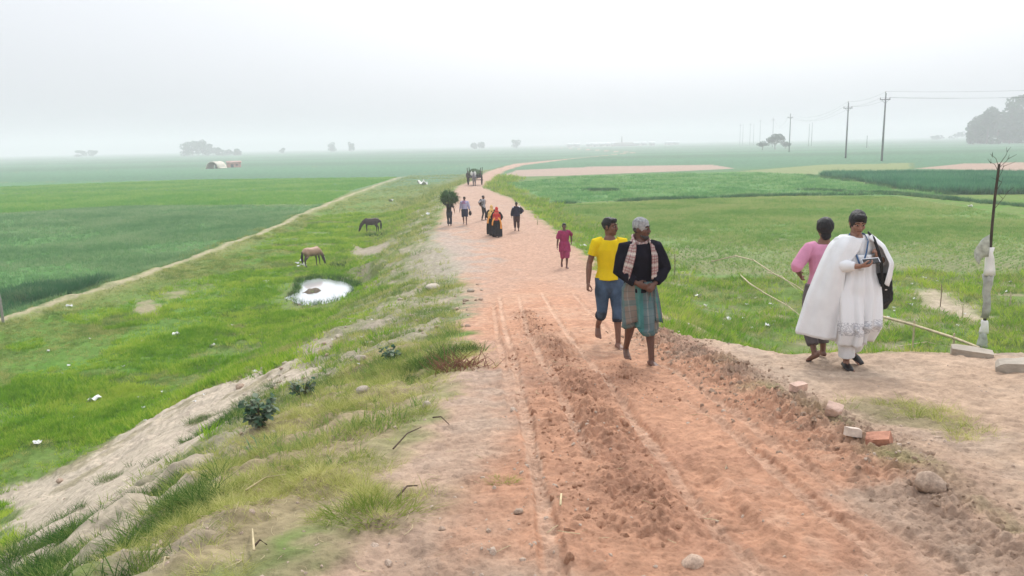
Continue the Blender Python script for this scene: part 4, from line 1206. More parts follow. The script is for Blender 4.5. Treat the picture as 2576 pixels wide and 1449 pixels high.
            G[i, :, 2] = (z + hem * t * np.sin(A_ * 2 + ph[3]) + 0.4 * hem * t * np.sin(A_ * 5)) * k
        return sheet(name, G[:, ::-1], mat_, s.root, th, closed=True)
    def hair(s, mat_=None, vol=1.0, back=0.0, name='hair', fringe=True, bun=None, low=0.0):
        k = s.k; B = Blob(); r = s.hrot
        B.ell(s.hp(0, .024, .022), (.079 * vol * k, .094 * vol * k, .090 * vol * k), r, 18, 12)
        if fringe: B.ell(s.hp(0, -.040, .072), (.060 * vol * k, .048 * k, .034 * vol * k), r)
        for d in (1, -1): B.ell(s.hp(.060 * d, .022, -.010), (.022 * k, .045 * k, .050 * k), r)
        if low: B.ell(s.hp(0, .055, -.04 - low), (.062 * k, .045 * k, .07 * k), r)
        if bun: B.ell(s.hp(0, .11, bun), (.045 * k, .04 * k, .045 * k), r)
        return B.melt(name, mat_ or M_HAIR, s.root, max(s.vx, .006), 1, .004 * k, (50, 30), 5)
    def loop(s, name, mat_, pts, r_, closed=False):
        B = Blob(); B.tube([Vector(p) * s.k for p in pts], [r_ * s.k] * len(pts), n=8)
        return B.plain(name, mat_, s.root)

def project(p):
    d = Vector(p) - Vector((0, 0, EYE)); z = d.dot(c_f)
    return 1288 + FPX * d.dot(c_r) / z, 724.5 - FPX * d.dot(c_u) / z

def tall(foot, top):
    """how tall something standing at a ground point must be to reach a given row"""
    g = at(*foot); lo, hi = 0.1, 40
    for _ in range(40):
        m_ = (lo + hi) / 2
        if project(g + Vector((0, 0, m_)))[1] > top: lo = m_
        else: hi = m_
    return g, m_

# cloth materials
def stripe_mat(name, base, bands, along='V', scale=9.0, cross=None, rough=0.9, coord='UV', bump=0.25):
    """woven stripes: base colour plus (frequency, width, colour) bands along one direction and optionally across"""
    M = bpy.data.materials.new(name); M.use_nodes = True
    n, l = M.node_tree.nodes, M.node_tree.links; b = n['Principled BSDF']
    b.inputs['Roughness'].default_value = rough; b.inputs['Specular IOR Level'].default_value = 0.15
    tc = n.new('ShaderNodeTexCoord'); sp = n.new('ShaderNodeSeparateXYZ'); l.new(tc.outputs[coord], sp.inputs[0])
    nz = n.new('ShaderNodeTexNoise'); nz.inputs['Scale'].default_value = 6; l.new(tc.outputs['Object'], nz.inputs['Vector'])
    prev = None
    def band(axis, fr, wd, ph):
        m1 = n.new('ShaderNodeMath'); m1.operation = 'MULTIPLY_ADD'; m1.inputs[1].default_value = fr; m1.inputs[2].default_value = ph
        l.new(sp.outputs[axis], m1.inputs[0])
        m2 = n.new('ShaderNodeMath'); m2.operation = 'FRACT'; l.new(m1.outputs[0], m2.inputs[0])
        m3 = n.new('ShaderNodeMath'); m3.operation = 'LESS_THAN'; m3.inputs[1].default_value = wd; l.new(m2.outputs[0], m3.inputs[0])
        return m3.outputs[0]
    rgb = n.new('ShaderNodeRGB'); rgb.outputs[0].default_value = (*base, 1); prev = rgb.outputs[0]
    for axis, fr, wd, ph, col, amt in bands:
        mx = n.new('ShaderNodeMixRGB'); mx.inputs[2].default_value = (*col, 1)
        mm = n.new('ShaderNodeMath'); mm.operation = 'MULTIPLY'; mm.inputs[1].default_value = amt
        l.new(band(axis, fr, wd, ph), mm.inputs[0]); l.new(mm.outputs[0], mx.inputs['Fac']); l.new(prev, mx.inputs[1]); prev = mx.outputs[0]
    mv = n.new('ShaderNodeMapRange'); mv.inputs['From Min'].default_value = .3; mv.inputs['From Max'].default_value = .7; mv.inputs['To Min'].default_value = .75; mv.inputs['To Max'].default_value = 1.2
    l.new(nz.outputs['Fac'], mv.inputs['Value']); sc = n.new('ShaderNodeVectorMath'); sc.operation = 'SCALE'
    l.new(prev, sc.inputs[0]); l.new(mv.outputs[0], sc.inputs['Scale']); l.new(sc.outputs[0], b.inputs['Base Color'])
    n2 = n.new('ShaderNodeTexNoise'); n2.inputs['Scale'].default_value = 180; l.new(tc.outputs['Object'], n2.inputs['Vector'])
    bp = n.new('ShaderNodeBump'); bp.inputs['Strength'].default_value = bump; bp.inputs['Distance'].default_value = .004
    l.new(n2.outputs['Fac'], bp.inputs['Height']); l.new(bp.outputs[0], b.inputs['Normal'])
    return M

def cloth(name, c, var=.12, rough=.9, bump=.3):
    return mat(name, c, rough, var, 9, bump, 140, spec=.05)

# ------------------------------------------------------------------ old man in the dark sweater
g, H = tall((1606, 912), 551)
p = Person('person', 'barefoot old man in dark sweater, grey cap and hitched plaid lungi', H, g, R(6), SKIN_D, .0065)
p.foot = {1: (.10, -.20, 0.0), -1: (-.10, .20, .06)}; p.toe = {1: 12, -1: -4}; p.pitch_foot = {1: 0, -1: 14}
p.lean = Vector((0, -.03, 0)); p.head_yaw = R(52); p.head_pitch = R(4)
p.hand = {-1: ((-.075, -.185, .985), (-1, .45, -.2)), 1: ((.135, -.165, .965), (1, .5, -.2))}
p.hdir = {-1: ((.80, -.25, -.38), (.1, .9, .25)), 1: ((-.55, -.35, -.55), (-.2, .9, .1))}
p.curl = {-1: .45, 1: .75}
p.solve(); p.body()
M_SWEAT = cloth('dark_wool', (.010, .010, .016), .4)
p.top(M_SWEAT, hem=.87, sleeve=(1.86, 1.86), loose=.024, name='sweater', fold=.011, neck=1.42, cuff=1.2, seed=3)
M_LUNGI = stripe_mat('lungi_plaid', (.105, .145, .15), [(0, 3, .42, .1, (.21, .155, .12), .8), (1, 2.0, .25, .2, (.075, .15, .15), .55), (0, 9, .10, .4, (.25, .24, .22), .5), (1, 7, .09, .6, (.05, .09, .09), .5), (0, 2, .22, .55, (.05, .19, .175), .75)])
p.drape(M_LUNGI, .99, .42, 'lungi', .018, .035, 6, .018, 4, slack=.008, hem=.05)
# the knotted end held at the waist
gr = []
for i, t in enumerate(np.linspace(0, 1, 12)):
    row = []
    for j, u_ in enumerate(np.linspace(-1, 1, 9)):
        w_ = .035 + .085 * t
        row.append(((.115 + .02 * t + u_ * w_ + .012 * math.sin(u_ * 7 + t * 3)) * p.k, (-.165 - .02 * t + .018 * math.cos(u_ * 6 + t * 2) + .03 * u_ * u_) * p.k, (.985 - .44 * t - .05 * u_ * t) * p.k))
    gr.append(row)
sheet('lungi_fold', gr, M_LUNGI, p.root, .008)
M_GAM = stripe_mat('gamcha_check', (.44, .34, .30), [(1, 20, .35, 0, (.30, .13, .12), .85), (0, 5, .22, .1, (.20, .07, .085), .6), (1, 5, .18, .3, (.56, .50, .44), .9), (0, 9, .12, .5, (.12, .10, .16), .6)])
def hang(p, name, pts, w0, w1, mat_, nx=9, ripple=.012, th=.009):
    pts = [Vector(q) for q in pts]; rows = []; n_ = 26; seg = [0]
    for a, b_ in zip(pts[:-1], pts[1:]): seg.append(seg[-1] + (b_ - a).length)
    for i in range(n_ + 1):
        t = i / n_; s_ = t * seg[-1]; j = max(k_ for k_ in range(len(pts) - 1) if seg[k_] <= s_ + 1e-9); j = min(j, len(pts) - 2)
        f = (s_ - seg[j]) / (seg[j + 1] - seg[j]); q = pts[j][:3]; c = Vector(pts[j][:3]).lerp(Vector(pts[j + 1][:3]), f)
        rows.append((t, c))
    G = []
    for i, (t, c) in enumerate(rows):
        a = rows[max(i - 1, 0)][1]; b_ = rows[min(i + 1, n_)][1]; tg = (b_ - a).normalized()
        out = Vector((c.x, c.y - .02, 0)); out = (out - tg * out.dot(tg))
        out = out.normalized() if out.length > 1e-4 else Vector((0, -1, 0))
        sd = tg.cross(out); w_ = w0 + (w1 - w0) * t
        G.append([tuple((c + sd * (u_ * w_) + out * (ripple * math.sin(u_ * 6.5 + 2.5 * t) - .25 * w_ * u_ * u_)) * p.k) for u_ in np.linspace(-1, 1, nx)])
    return sheet(name, G, mat_, p.root, th)
hang(p, 'gamcha', [(.0, .085, 1.475), (-.070, .055, 1.475), (-.105, -.03, 1.455), (-.130, -.115, 1.395), (-.165, -.150, 1.29), (-.205, -.150, 1.17), (-.235, -.12, 1.06)], .045, .100, M_GAM, ripple=.016)
hang(p, 'gamcha', [(-.0, .088, 1.47), (.070, .055, 1.475), (.108, -.03, 1.46), (.130, -.120, 1.39), (.140, -.158, 1.28), (.142, -.160, 1.17), (.145, -.158, 1.03)], .040, .062, M_GAM)
hang(p, 'gamcha', [(-.095, -.05, 1.455), (-.05, -.105, 1.425), (.0, -.122, 1.412), (.05, -.108, 1.425), (.095, -.05, 1.455)], .026, .026, M_GAM, nx=5, ripple=.004)
B = Blob(); r = p.hrot
B.ell(p.hp(0, .014, .044), (.082 * p.k, .100 * p.k, .064 * p.k), r, 20, 12); B.tube([p.hp(0, .014, .018), p.hp(0, .012, .040)], [(.083 * p.k, .102 * p.k), (.083 * p.k, .102 * p.k)], ref=r @ Vector((1, 0, 0)), n=20)
B.melt('cap', mat('cap_knit', (.34, .34, .345), .95, .35, 45, .8, 130), p.root, .006, 2, .003, (40, 40))
B = Blob(); B.ell(p.hp(0, -.072, -.105), (.034 * p.k, .028 * p.k, .028 * p.k), r); B.tube([p.hp(-.052, -.02, -.085), p.hp(-.040, -.06, -.10), p.hp(0, -.080, -.108), p.hp(.040, -.06, -.10), p.hp(.052, -.02, -.085)], [.010 * p.k, .016 * p.k, .018 * p.k, .016 * p.k, .010 * p.k])
B.melt('beard', M_BEARD, p.root, .006, 1, .003, (60, 60))
Blob().tube([p.hp(-.026, -.094, -.056), p.hp(0, -.103, -.053), p.hp(.026, -.094, -.056)], [.004 * p.k, .006 * p.k, .004 * p.k], n=8).plain('moustache', M_BEARD, p.root)
for d in (1, -1): Blob().ell(p.hp(.064 * d, .035, -.02), (.016 * p.k, .04 * p.k, .036 * p.k), r).plain('sideburn', M_BEARD, p.root)
OLD = p

# ------------------------------------------------------------------ young man in yellow
g, H = tall((1532, 868), 549)
p = Person('person', 'barefoot young man in bright yellow t-shirt and rolled-up jeans', H, g, R(4), SKIN_M, .0065)
p.foot = {1: (.085, -.19, 0.0), -1: (-.10, .26, .14)}; p.toe = {1: 8, -1: -6}; p.pitch_foot = {1: 0, -1: 38}
p.head_yaw = R(50); p.head_pitch = R(2); p.lean = Vector((0, -.02, 0))
p.hand = {-1: ((-.29, -.06, .865), (-.5, .8, 0)), 1: ((.27, -.01, .87), (.3, .8, 0))}
p.curl = {-1: .75, 1: .5}; p.hdir = {-1: ((-.12, -.25, -.95), (.8, .1, 0))}
p.solve(); p.body(); p.hair(vol=1.02)
M_YEL = cloth('yellow_cotton', (.68, .49, .012), .08)
p.top(M_YEL, hem=.905, sleeve=(.62, .62), loose=.022, name='t_shirt', fold=.009, cuff=1.2, seed=8)
B = Blob(); q = 16
p.loop('collar', mat('collar_dark', (.16, .07, .02), .9, .1), [(.078 * math.sin(a), .004 - .072 * math.cos(a), 1.425 - .030 * max(0, math.cos(a))) for a in np.linspace(0, 2 * np.pi, 17)], .0075)
M_JEAN = mat('denim', (.050, .080, .125), .9, .45, 7, .4, 160, spec=.1)
p.trousers(M_JEAN, 1.28, .016, 'jeans', fold=.008, flare=1.15)
for d in (1, -1):
    a = p.knee[d].lerp(p.ank[d], .22) * p.k; b_ = p.knee[d].lerp(p.ank[d], .36) * p.k
    B = Blob(); B.tube([a, b_], [.078 * p.k, .076 * p.k], n=16, round_=False); B.melt('rolled_cuff', mat('denim_inside', (.018, .022, .032), .95, .3, 9), p.root, .008, 2, .006 * p.k)
Blob().tube([p.hp(-.024, -.094, -.056), p.hp(0, -.101, -.053), p.hp(.024, -.094, -.056)], [.003 * p.k, .0045 * p.k, .003 * p.k], n=8).plain('moustache', M_BROW, p.root)
YEL = p

# ------------------------------------------------------------------ woman in white
g, H = tall((2134, 921), 533)
p = Person('person', 'woman in flowing white dress and shawl looking down at a phone', H, g, R(-2), SKIN_L, .0065, female=True)
p.foot = {1: (.105, .16, .055), -1: (-.05, -.06, 0.0)}; p.toe = {1: 14, -1: -4}; p.pitch_foot = {1: 18, -1: 0}
p.head_pitch = R(20); p.head_yaw = R(-4)
p.hand = {-1: ((-.045, -.265, 1.155), (-1, .25, -.8)), 1: ((.185, -.155, 1.215), (1, .55, -1.1))}
p.hdir = {-1: ((.85, -.25, .12), (.1, .35, .9)), 1: ((-.25, -.1, .9), (-.5, .75, 0))}
p.curl = {-1: .55, 1: 1.0}
p.solve(); p.body(); p.hair(vol=1.13, bun=-.03, low=.02)
M_WHITE = cloth('white_cotton', (.72, .72, .73), .05)
def embroidered():
    M = bpy.data.materials.new('white_embroidered'); M.use_nodes = True
    n, l = M.node_tree.nodes, M.node_tree.links; b = n['Principled BSDF']; b.inputs['Roughness'].default_value = .9; b.inputs['Specular IOR Level'].default_value = .1
    tc = n.new('ShaderNodeTexCoord'); sp = n.new('ShaderNodeSeparateXYZ'); l.new(tc.outputs['UV'], sp.inputs[0])
    mp = n.new('ShaderNodeMapping'); mp.inputs['Scale'].default_value = (58, 46, 1); l.new(tc.outputs['UV'], mp.inputs[0])
    vo = n.new('ShaderNodeTexVoronoi'); vo.feature = 'DISTANCE_TO_EDGE'; vo.inputs['Scale'].default_value = 1; l.new(mp.outputs[0], vo.inputs['Vector'])
    lt = n.new('ShaderNodeMath'); lt.operation = 'LESS_THAN'; lt.inputs[1].default_value = .10; l.new(vo.outputs['Distance'], lt.inputs[0])
    cr = n.new('ShaderNodeValToRGB'); cr.color_ramp.interpolation = 'CONSTANT'; e = cr.color_ramp.elements
    e[0].color = (0, 0, 0, 1); e[1].position = .72; e[1].color = (1, 1, 1, 1); q = e.new(.87); q.color = (0, 0, 0, 1)
    l.new(sp.outputs['Y'], cr.inputs['Fac'])
    mu = n.new('ShaderNodeMath'); mu.operation = 'MULTIPLY'; l.new(lt.outputs[0], mu.inputs[0]); l.new(cr.outputs[0], mu.inputs[1])
    m2 = n.new('ShaderNodeMath'); m2.operation = 'MULTIPLY'; m2.inputs[1].default_value = .6; l.new(mu.outputs[0], m2.inputs[0])
    mx = n.new('ShaderNodeMixRGB'); mx.inputs[1].default_value = (.72, .72, .73, 1); mx.inputs[2].default_value = (.28, .28, .32, 1)
    l.new(m2.outputs[0], mx.inputs['Fac']); l.new(mx.outputs[0], b.inputs['Base Color'])
    return M
M_EMB = embroidered()
p.top(M_WHITE, hem=.93, sleeve=(1.45, 1.80), loose=.020, name='bodice', fold=.012, cuff=1.0, seed=11)
p.drape(M_EMB, 1.26, .29, 'kameez', .040, .085, 9, .024, 6, slack=.035, hem=.02, nz_=34)
p.trousers(M_WHITE, 1.88, .026, 'salwar', fold=.008, flare=1.25, seed=12)
# shawl: over the right shoulder, falling wide and lifted by the walk
def shawl(rows, nx=40, th=.006, rip=.022, seed=3):
    r_ = np.random.default_rng(seed); ph = r_.uniform(0, 6, 4); G = []
    ks = [q[0] for q in rows]
    for t in np.linspace(0, 1, 36):
        row = []
        cps = [np.array([np.interp(t, ks, [q[1][i][c] for q in rows]) for c in range(3)]) for i in range(len(rows[0][1]))]
        us = np.linspace(0, len(cps) - 1, nx)
        for u_ in us:
            c = np.array([np.interp(u_, range(len(cps)), [q[k_] for q in cps]) for k_ in range(3)])
            w_ = rip * (0.2 + t)
            c = c + np.array([.5, .8, 0]) * w_ * (math.sin(u_ * 3.6 + ph[0] + t * 1.2) + .6 * math.sin(u_ * 7.7 + ph[1] - t * 1.5) + .4 * math.sin(u_ * 13 + ph[2] + t))
            row.append(tuple(c * p.k))
        G.append(row)
    # soften the corners
    G = np.array(G)
    for _ in range(3): G[1:-1] = (G[:-2] + 2 * G[1:-1] + G[2:]) / 4; G[:, 1:-1] = (G[:, :-2] + 2 * G[:, 1:-1] + G[:, 2:]) / 4
    return G
sheet('shawl', shawl([
    (0.00, [(.02, -.125, 1.40), (-.075, -.115, 1.455), (-.15, -.045, 1.46), (-.15, .05, 1.45), (-.04, .11, 1.45)]),
    (0.12, [(-.02, -.165, 1.31), (-.16, -.165, 1.36), (-.255, -.06, 1.385), (-.25, .09, 1.37), (-.10, .15, 1.36)]),
    (0.30, [(-.165, -.20, 1.13), (-.265, -.19, 1.15), (-.345, -.07, 1.17), (-.335, .11, 1.15), (-.15, .17, 1.13)]),
    (0.60, [(-.185, -.20, .80), (-.33, -.19, .80), (-.47, -.05, .81), (-.45, .13, .80), (-.20, .20, .80)]),
    (1.00, [(-.22, -.17, .34), (-.36, -.16, .35), (-.575, -.02, .37), (-.55, .15, .38), (-.25, .22, .36)]),
]), M_WHITE, p.root, .007)
sheet('shawl', shawl([
    (0.00, [(.09, -.105, 1.43), (.12, -.085, 1.46), (.16, -.02, 1.46), (.15, .06, 1.45), (.04, .11, 1.45)]),
    (0.22, [(.225, -.13, 1.33), (.26, -.10, 1.35), (.30, -.02, 1.35), (.26, .10, 1.34), (.10, .15, 1.34)]),
    (0.60, [(.30, -.165, 1.16), (.36, -.13, 1.16), (.42, .0, 1.15), (.36, .12, 1.14), (.15, .16, 1.12)]),
    (0.82, [(.27, -.185, 1.03), (.33, -.15, 1.01), (.40, -.03, 1.01), (.36, .11, 1.0), (.16, .17, 1.0)]),
    (1.00, [(.265, -.165, .95), (.31, -.14, .91), (.37, -.05, .91), (.33, .09, .92), (.17, .17, .92)]),
], rip=.018, seed=6), M_WHITE, p.root, .007)
M_LAN = mat('lanyard_blue', (.06, .13, .26), .6, .1)
for d in (1, -1):
    hang(p, 'lanyard', [(.03 * d, .06, 1.465), (.085 * d, -.02, 1.465), (.086 * d, -.118, 1.405), (.055 * d, -.160, 1.28), (.020 * d, -.185, 1.17)], .010, .009, M_LAN, nx=3, ripple=0, th=.004)
gr = [[((-.024 + .048 * j) * p.k, (-.196) * p.k, (1.165 - .065 * i) * p.k) for j in range(2)] for i in range(2)]
sheet('name_card', gr, mat('card', (.62, .66, .70), .4, .1), p.root, .004)
M_SHOE = mat('shoe_black', (.012, .011, .012), .4, .2)
for d in (1, -1):
    f = p.footf[d]; k = p.k; B = Blob()
    B.tube([f(0, .050, -.055), f(0, 0, -.050), f(.004 * d, -.08, -.056), f(.004 * d, -.175, -.066)], [(.040 * k, .030 * k), (.042 * k, .036 * k), (.050 * k, .028 * k), (.040 * k, .018 * k)])
    B.melt('shoe', M_SHOE, p.root, .007, 2)
WHITE = p
# the phone in her hand
M_PHONE = mat('phone_black', (.01, .01, .012), .25, .05); M_SCR = mat('phone_case', (.72, .72, .74), .4, .05)
def rbox(name, size, mat_, parent, loc=(0, 0, 0), rot=None, bev=.004, seg=2):
    bm = bmesh.new(); bmesh.ops.create_cube(bm, size=1.0)
    for v in bm.verts: v.co = Vector((v.co.x * size[0], v.co.y * size[1], v.co.z * size[2]))
    if bev: bmesh.ops.bevel(bm, geom=list(bm.edges), offset=bev, segments=seg, affect='EDGES', clamp_overlap=True)
    if rot is not None: bmesh.ops.transform(bm, matrix=rot.to_4x4() if isinstance(rot, Matrix) else rot, verts=bm.verts)
    for v in bm.verts: v.co += Vector(loc)
    me = bpy.data.meshes.new(name); bm.to_mesh(me); bm.free()
    return link(name, me, mat_, parent, smooth=False)
def to_world(p, v): return p.root.matrix_basis @ Vector(v)
pm, dv, nv, sv = p.palm[-1]
ph = empty('phone', to_world(p, Vector(pm) + nv * .012 + dv * .02), p.root.rotation_euler.z)
tag(ph, 'dark phone with pale rim held in the white-clad woman\'s hand', 'phone')
rbox('phone_body', (.150, .075, .012), M_PHONE, ph, rot=Euler((R(28), R(-6), R(-8))).to_matrix(), bev=.005)
rbox('phone_rim', (.151, .076, .003), M_SCR, ph, loc=(0, .002, .006), rot=Euler((R(28), R(-6), R(-8))).to_matrix(), bev=.003)
# her shoulder bag
bg = empty('shoulder_bag', to_world(p, (.285 * p.k, -.02, .60)), p.root.rotation_euler.z)
tag(bg, 'black shoulder bag hanging at the hip of the woman in white', 'bag')
M_BAG = mat('bag_black', (.010, .010, .012), .55, .3, 20, .4, 60)
B = Blob(); B.tube([(0, 0, 0), (.0, 0, .05), (0, 0, .16), (0, 0, .25), (0, 0, .29)], [(.085, .05), (.115, .07), (.115, .065), (.095, .045), (.07, .02)], n=18)
B.melt('bag_body', M_BAG, bg, .010, 2, .010, (10, 8), 3)
rbox('flap', (.15, .012, .09), M_BAG, bg, (0, -.066, .20), bev=.005)
rbox('buckle', (.02, .006, .012), mat('steel', (.6, .6, .62), .3, .05, metal=1.0), bg, (.02, -.075, .165), bev=.002)
off = Vector((.285 * p.k, -.02, .60))
class _Q: pass
q = _Q(); q.k = 1.0; q.root = bg
k = p.k
def sub(v): return tuple(Vector(v) * k - off)
hang(q, 'strap', [sub(v) for v in ((.13, .02, 1.478), (.145, -.10, 1.43), (.165, -.185, 1.31), (.195, -.205, 1.20), (.215, -.20, 1.06), (.25, -.14, .93), (.27, -.05, .84))], .013, .013, M_BAG, nx=3, ripple=0, th=.006)

# ------------------------------------------------------------------ person in pink behind her
g, H = tall((2058, 902), 553)
p = Person('person', 'person in pink shirt walking away behind the woman in white', H, g, R(188), SKIN_M, .008)
p.foot = {1: (.14, .15, .05), -1: (-.115, -.10, 0.0)}; p.toe = {1: 6, -1: -6}; p.pitch_foot = {1: 30, -1: 0}
p.head_yaw = R(-10); p.head_pitch = R(4)
p.hand = {1: ((.20, -.16, 1.02), (1, .6, -.4)), -1: ((-.20, -.16, 1.0), (-1, .6, -.3))}
p.solve(); p.body(); p.hair(vol=1.24, low=.04)
p.top(cloth('pink_cotton', (.62, .27, .40), .12), hem=.86, sleeve=(1.1, 1.1), loose=.026, fold=.010, cuff=1.2, seed=15)
p.trousers(mat('grey_trousers', (.10, .085, .085), .9, .3, 8), 1.80, .022, fold=.008, flare=1.1, seed=16)

# ------------------------------------------------------------------ man in maroon
g, H = tall((1420, 674), 562)
p = Person('person', 'person in maroon tunic and knee-length trousers walking along road edge', H, g, R(8), SKIN_D, .012)
p.foot = {1: (.07, -.08, 0), -1: (-.05, .26, .10)}; p.pitch_foot = {1: 0, -1: 40}
p.hand = {-1: ((-.30, -.10, .83), (-.6, .8, 0)), 1: ((.31, .16, .98), (.5, .8, 0))}
p.solve(); p.body(); p.hair(vol=1.03)
M_MAR = cloth('maroon_cotton', (.27, .030, .095), .15)
p.top(M_MAR, hem=.90, sleeve=(.95, .95), loose=.030, name='tunic', fold=.012, seed=18)
p.drape(M_MAR, 1.0, .66, 'tunic_skirt', .032, .055, 5, .012, 8)
p.trousers(cloth('maroon_trousers', (.30, .045, .115), .15), 1.22, .034, fold=.010, flare=1.2, seed=19)
for d in (1, -1):
    f = p.footf[d]; k = p.k; B = Blob(); B.tube([f(0, .05, -.078), f(0, -.16, -.082)], [(.042 * k, .012 * k), (.048 * k, .012 * k)]); B.tube([f(-.045, -.08, -.06), f(0, -.085, -.022), f(.045, -.08, -.06)], [.010 * k] * 3)
    B.melt('sandal', mat('sandal_red', (.20, .030, .025), .6, .2), p.root, .010, 1)

# ------------------------------------------------------------------ women in head shawls, seen from behind
def veiled(foot, top_, label, gown, shawl_m, sash_m, rz, seed):
    g, H = tall(foot, top_)
    p = Person('person', label, H, g, rz, SKIN_M, .014, female=True)
    p.foot = {1: (.09, -.10, 0), -1: (-.09, .12, .01)}
    p.hand = {1: ((.20, -.20, .95), (1, .4, -.3)), -1: ((-.20, -.20, .95), (-1, .4, -.3))}
    p.solve(); p.body()
    p.top(gown, hem=.9, sleeve=(1.9, 1.9), loose=.03, name='gown_top', fold=.01, seed=seed)
    p.drape(gown, 1.05, .05, 'gown', .04, .13, 8, .02, seed, nz_=26, slack=.03)
    k = p.k; B = Blob()
    B.ell(p.hp(0, .018, .005), (.092 * k, .108 * k, .108 * k), p.hrot)
    B.tube([p.hp(0, .02, -.06), (Vector((0, .012, 1.40))) * k, Vector((0, .015, 1.28)) * k, Vector((0, .02, 1.10)) * k, Vector((0, .02, .96)) * k], [(.085 * k, .095 * k), (.155 * k, .115 * k), (.225 * k, .150 * k), (.235 * k, .165 * k), (.215 * k, .160 * k)], n=20, round_=False)
    B.melt('head_shawl', shawl_m, p.root, .014, 3, .016, (8, 3), seed)
    if sash_m:
        for d in (1, -1):
            hang(p, 'sash', [(.10 * d, .17, 1.12), (.20 * d, .19, 1.0), (.24 * d, .19, .85), (.25 * d, .20, .70 if d > 0 else .50)], .05, .07, sash_m, nx=5)
    for d in (1, -1):
        f = p.footf[d]; B = Blob(); B.tube([f(0, .05, -.06), f(0, -.16, -.066)], [(.042 * k, .030 * k), (.044 * k, .022 * k)]); B.melt('shoe', M_SHOE, p.root, .012, 1)
    return p
M_BLACKC = cloth('black_cloth', (.010, .010, .012), .3)
M_REDS = stripe_mat('red_print', (.52, .035, .028), [(2, 6, .12, .1, (.62, .25, .22), .5), (2, 3.1, .10, .3, (.70, .45, .20), .4), (0, 9, .12, .2, (.30, .02, .03), .6)], coord='Object')
M_ORG = cloth('orange_cloth', (.75, .30, .06), .15)
veiled((1251, 597), 521, 'woman in red printed head shawl and long black gown, seen from behind', M_BLACKC, M_REDS, M_ORG, R(176), 22)
veiled((1238, 592), 516, 'woman in pale orange head shawl beside the one in red', M_BLACKC, cloth('pale_orange_cloth', (.72, .46, .16), .2), M_ORG, R(186), 25)

# ------------------------------------------------------------------ walker in the dark jacket
g, H = tall((1300, 581), 508)
p = Person('person', 'person in dark navy jacket walking away with one elbow bent out', H, g, R(183), SKIN_D, .014, build=1.05)
p.foot = {1: (.09, -.06, 0), -1: (-.10, .10, .0)}
p.hand = {-1: ((-.17, -.12, 1.02), (-1, .2, -.4)), 1: ((.28, -.04, .82), (.5, .8, 0))}
p.solve(); p.body(); p.hair()
p.top(cloth('white_hem', (.62, .60, .60), .05), hem=.80, sleeve=(.3, .3), loose=.014, name='undershirt', seed=31)
p.top(cloth('navy_jacket', (.012, .014, .035), .3), hem=.86, sleeve=(1.9, 1.9), loose=.046, name='jacket', fold=.014, seed=32)
p.trousers(stripe_mat('brown_check', (.055, .028, .028), [(0, 12, .3, 0, (.10, .05, .045), .7), (2, 12, .3, 0, (.03, .018, .018), .7)], coord='Object'), 1.75, .026, fold=.008, seed=33)
# something white held at the hip
hb_ = empty('plastic_bag', to_world(p, (-.30 * p.k, -.10, .96 * p.k)), 0)
tag(hb_, 'small white plastic bag held at the elbow of the navy-jacketed walker', 'bag')
B = Blob(); B.tube([(0, 0, 0), (0, 0, .05), (.01, 0, .11), (.01, 0, .15)], [.03, .055, .04, .012]); B.melt('bag_body', cloth('white_plastic', (.74, .76, .74), .05, .4), hb_, .008, 1, .008, (25, 20), 2)
Blob().tube([(.01, 0, .15), (.03, 0, .19), (.04, 0, .15)], [.004] * 3, n=6).plain('handle', cloth('white_plastic', (.74, .76, .74)), hb_)

# ------------------------------------------------------------------ walker in lilac
g, H = tall((1170, 565), 495)
p = Person('person', 'person in lilac shirt and purple scarf with dark knee-length wrap', H, g, R(2), SKIN_D, .014)
p.foot = {1: (.09, -.10, 0), -1: (-.08, .14, .03)}
p.hand = {-1: ((-.30, .0, .85), (-.5, .8, 0)), 1: ((.31, -.02, .86), (.5, .8, 0))}
p.solve(); p.body(); p.hair(vol=1.02)
p.top(cloth('lilac_cotton', (.40, .39, .56), .12), hem=.86, sleeve=(1.6, 1.6), loose=.030, fold=.012, seed=36)
p.drape(cloth('dark_wrap', (.022, .026, .050), .3), .97, .50, 'wrap', .03, .05, 6, .014, 37)
M_PUR = cloth('purple_scarf', (.36, .20, .33), .25)
k = p.k; B = Blob(); B.tube([Vector((0, .01, 1.46)) * k, Vector((0, .0, 1.40)) * k, Vector((0, -.01, 1.27)) * k], [(.085 * k, .085 * k), (.165 * k, .115 * k), (.235 * k, .150 * k)], n=18, round_=False); B.melt('scarf', M_PUR, p.root, .014, 2, .014, (9, 4), 5)
wb = empty('cloth_bag', to_world(p, (.33 * k, -.02, .58 * k)), 0); tag(wb, 'dark cloth bag carried low by the walker in lilac', 'bag')
B = Blob(); B.tube([(0, 0, 0), (0, 0, .06), (0, 0, .2), (0, 0, .24)], [(.06, .05), (.10, .07), (.08, .05), (.03, .02)]); B.melt('bag_body', M_BAG, wb, .012, 2, .01)
Blob().tube([(-.05, 0, .22), (0, 0, .28), (.05, 0, .22)], [.008] * 3, n=6).plain('handle', M_BAG, wb)

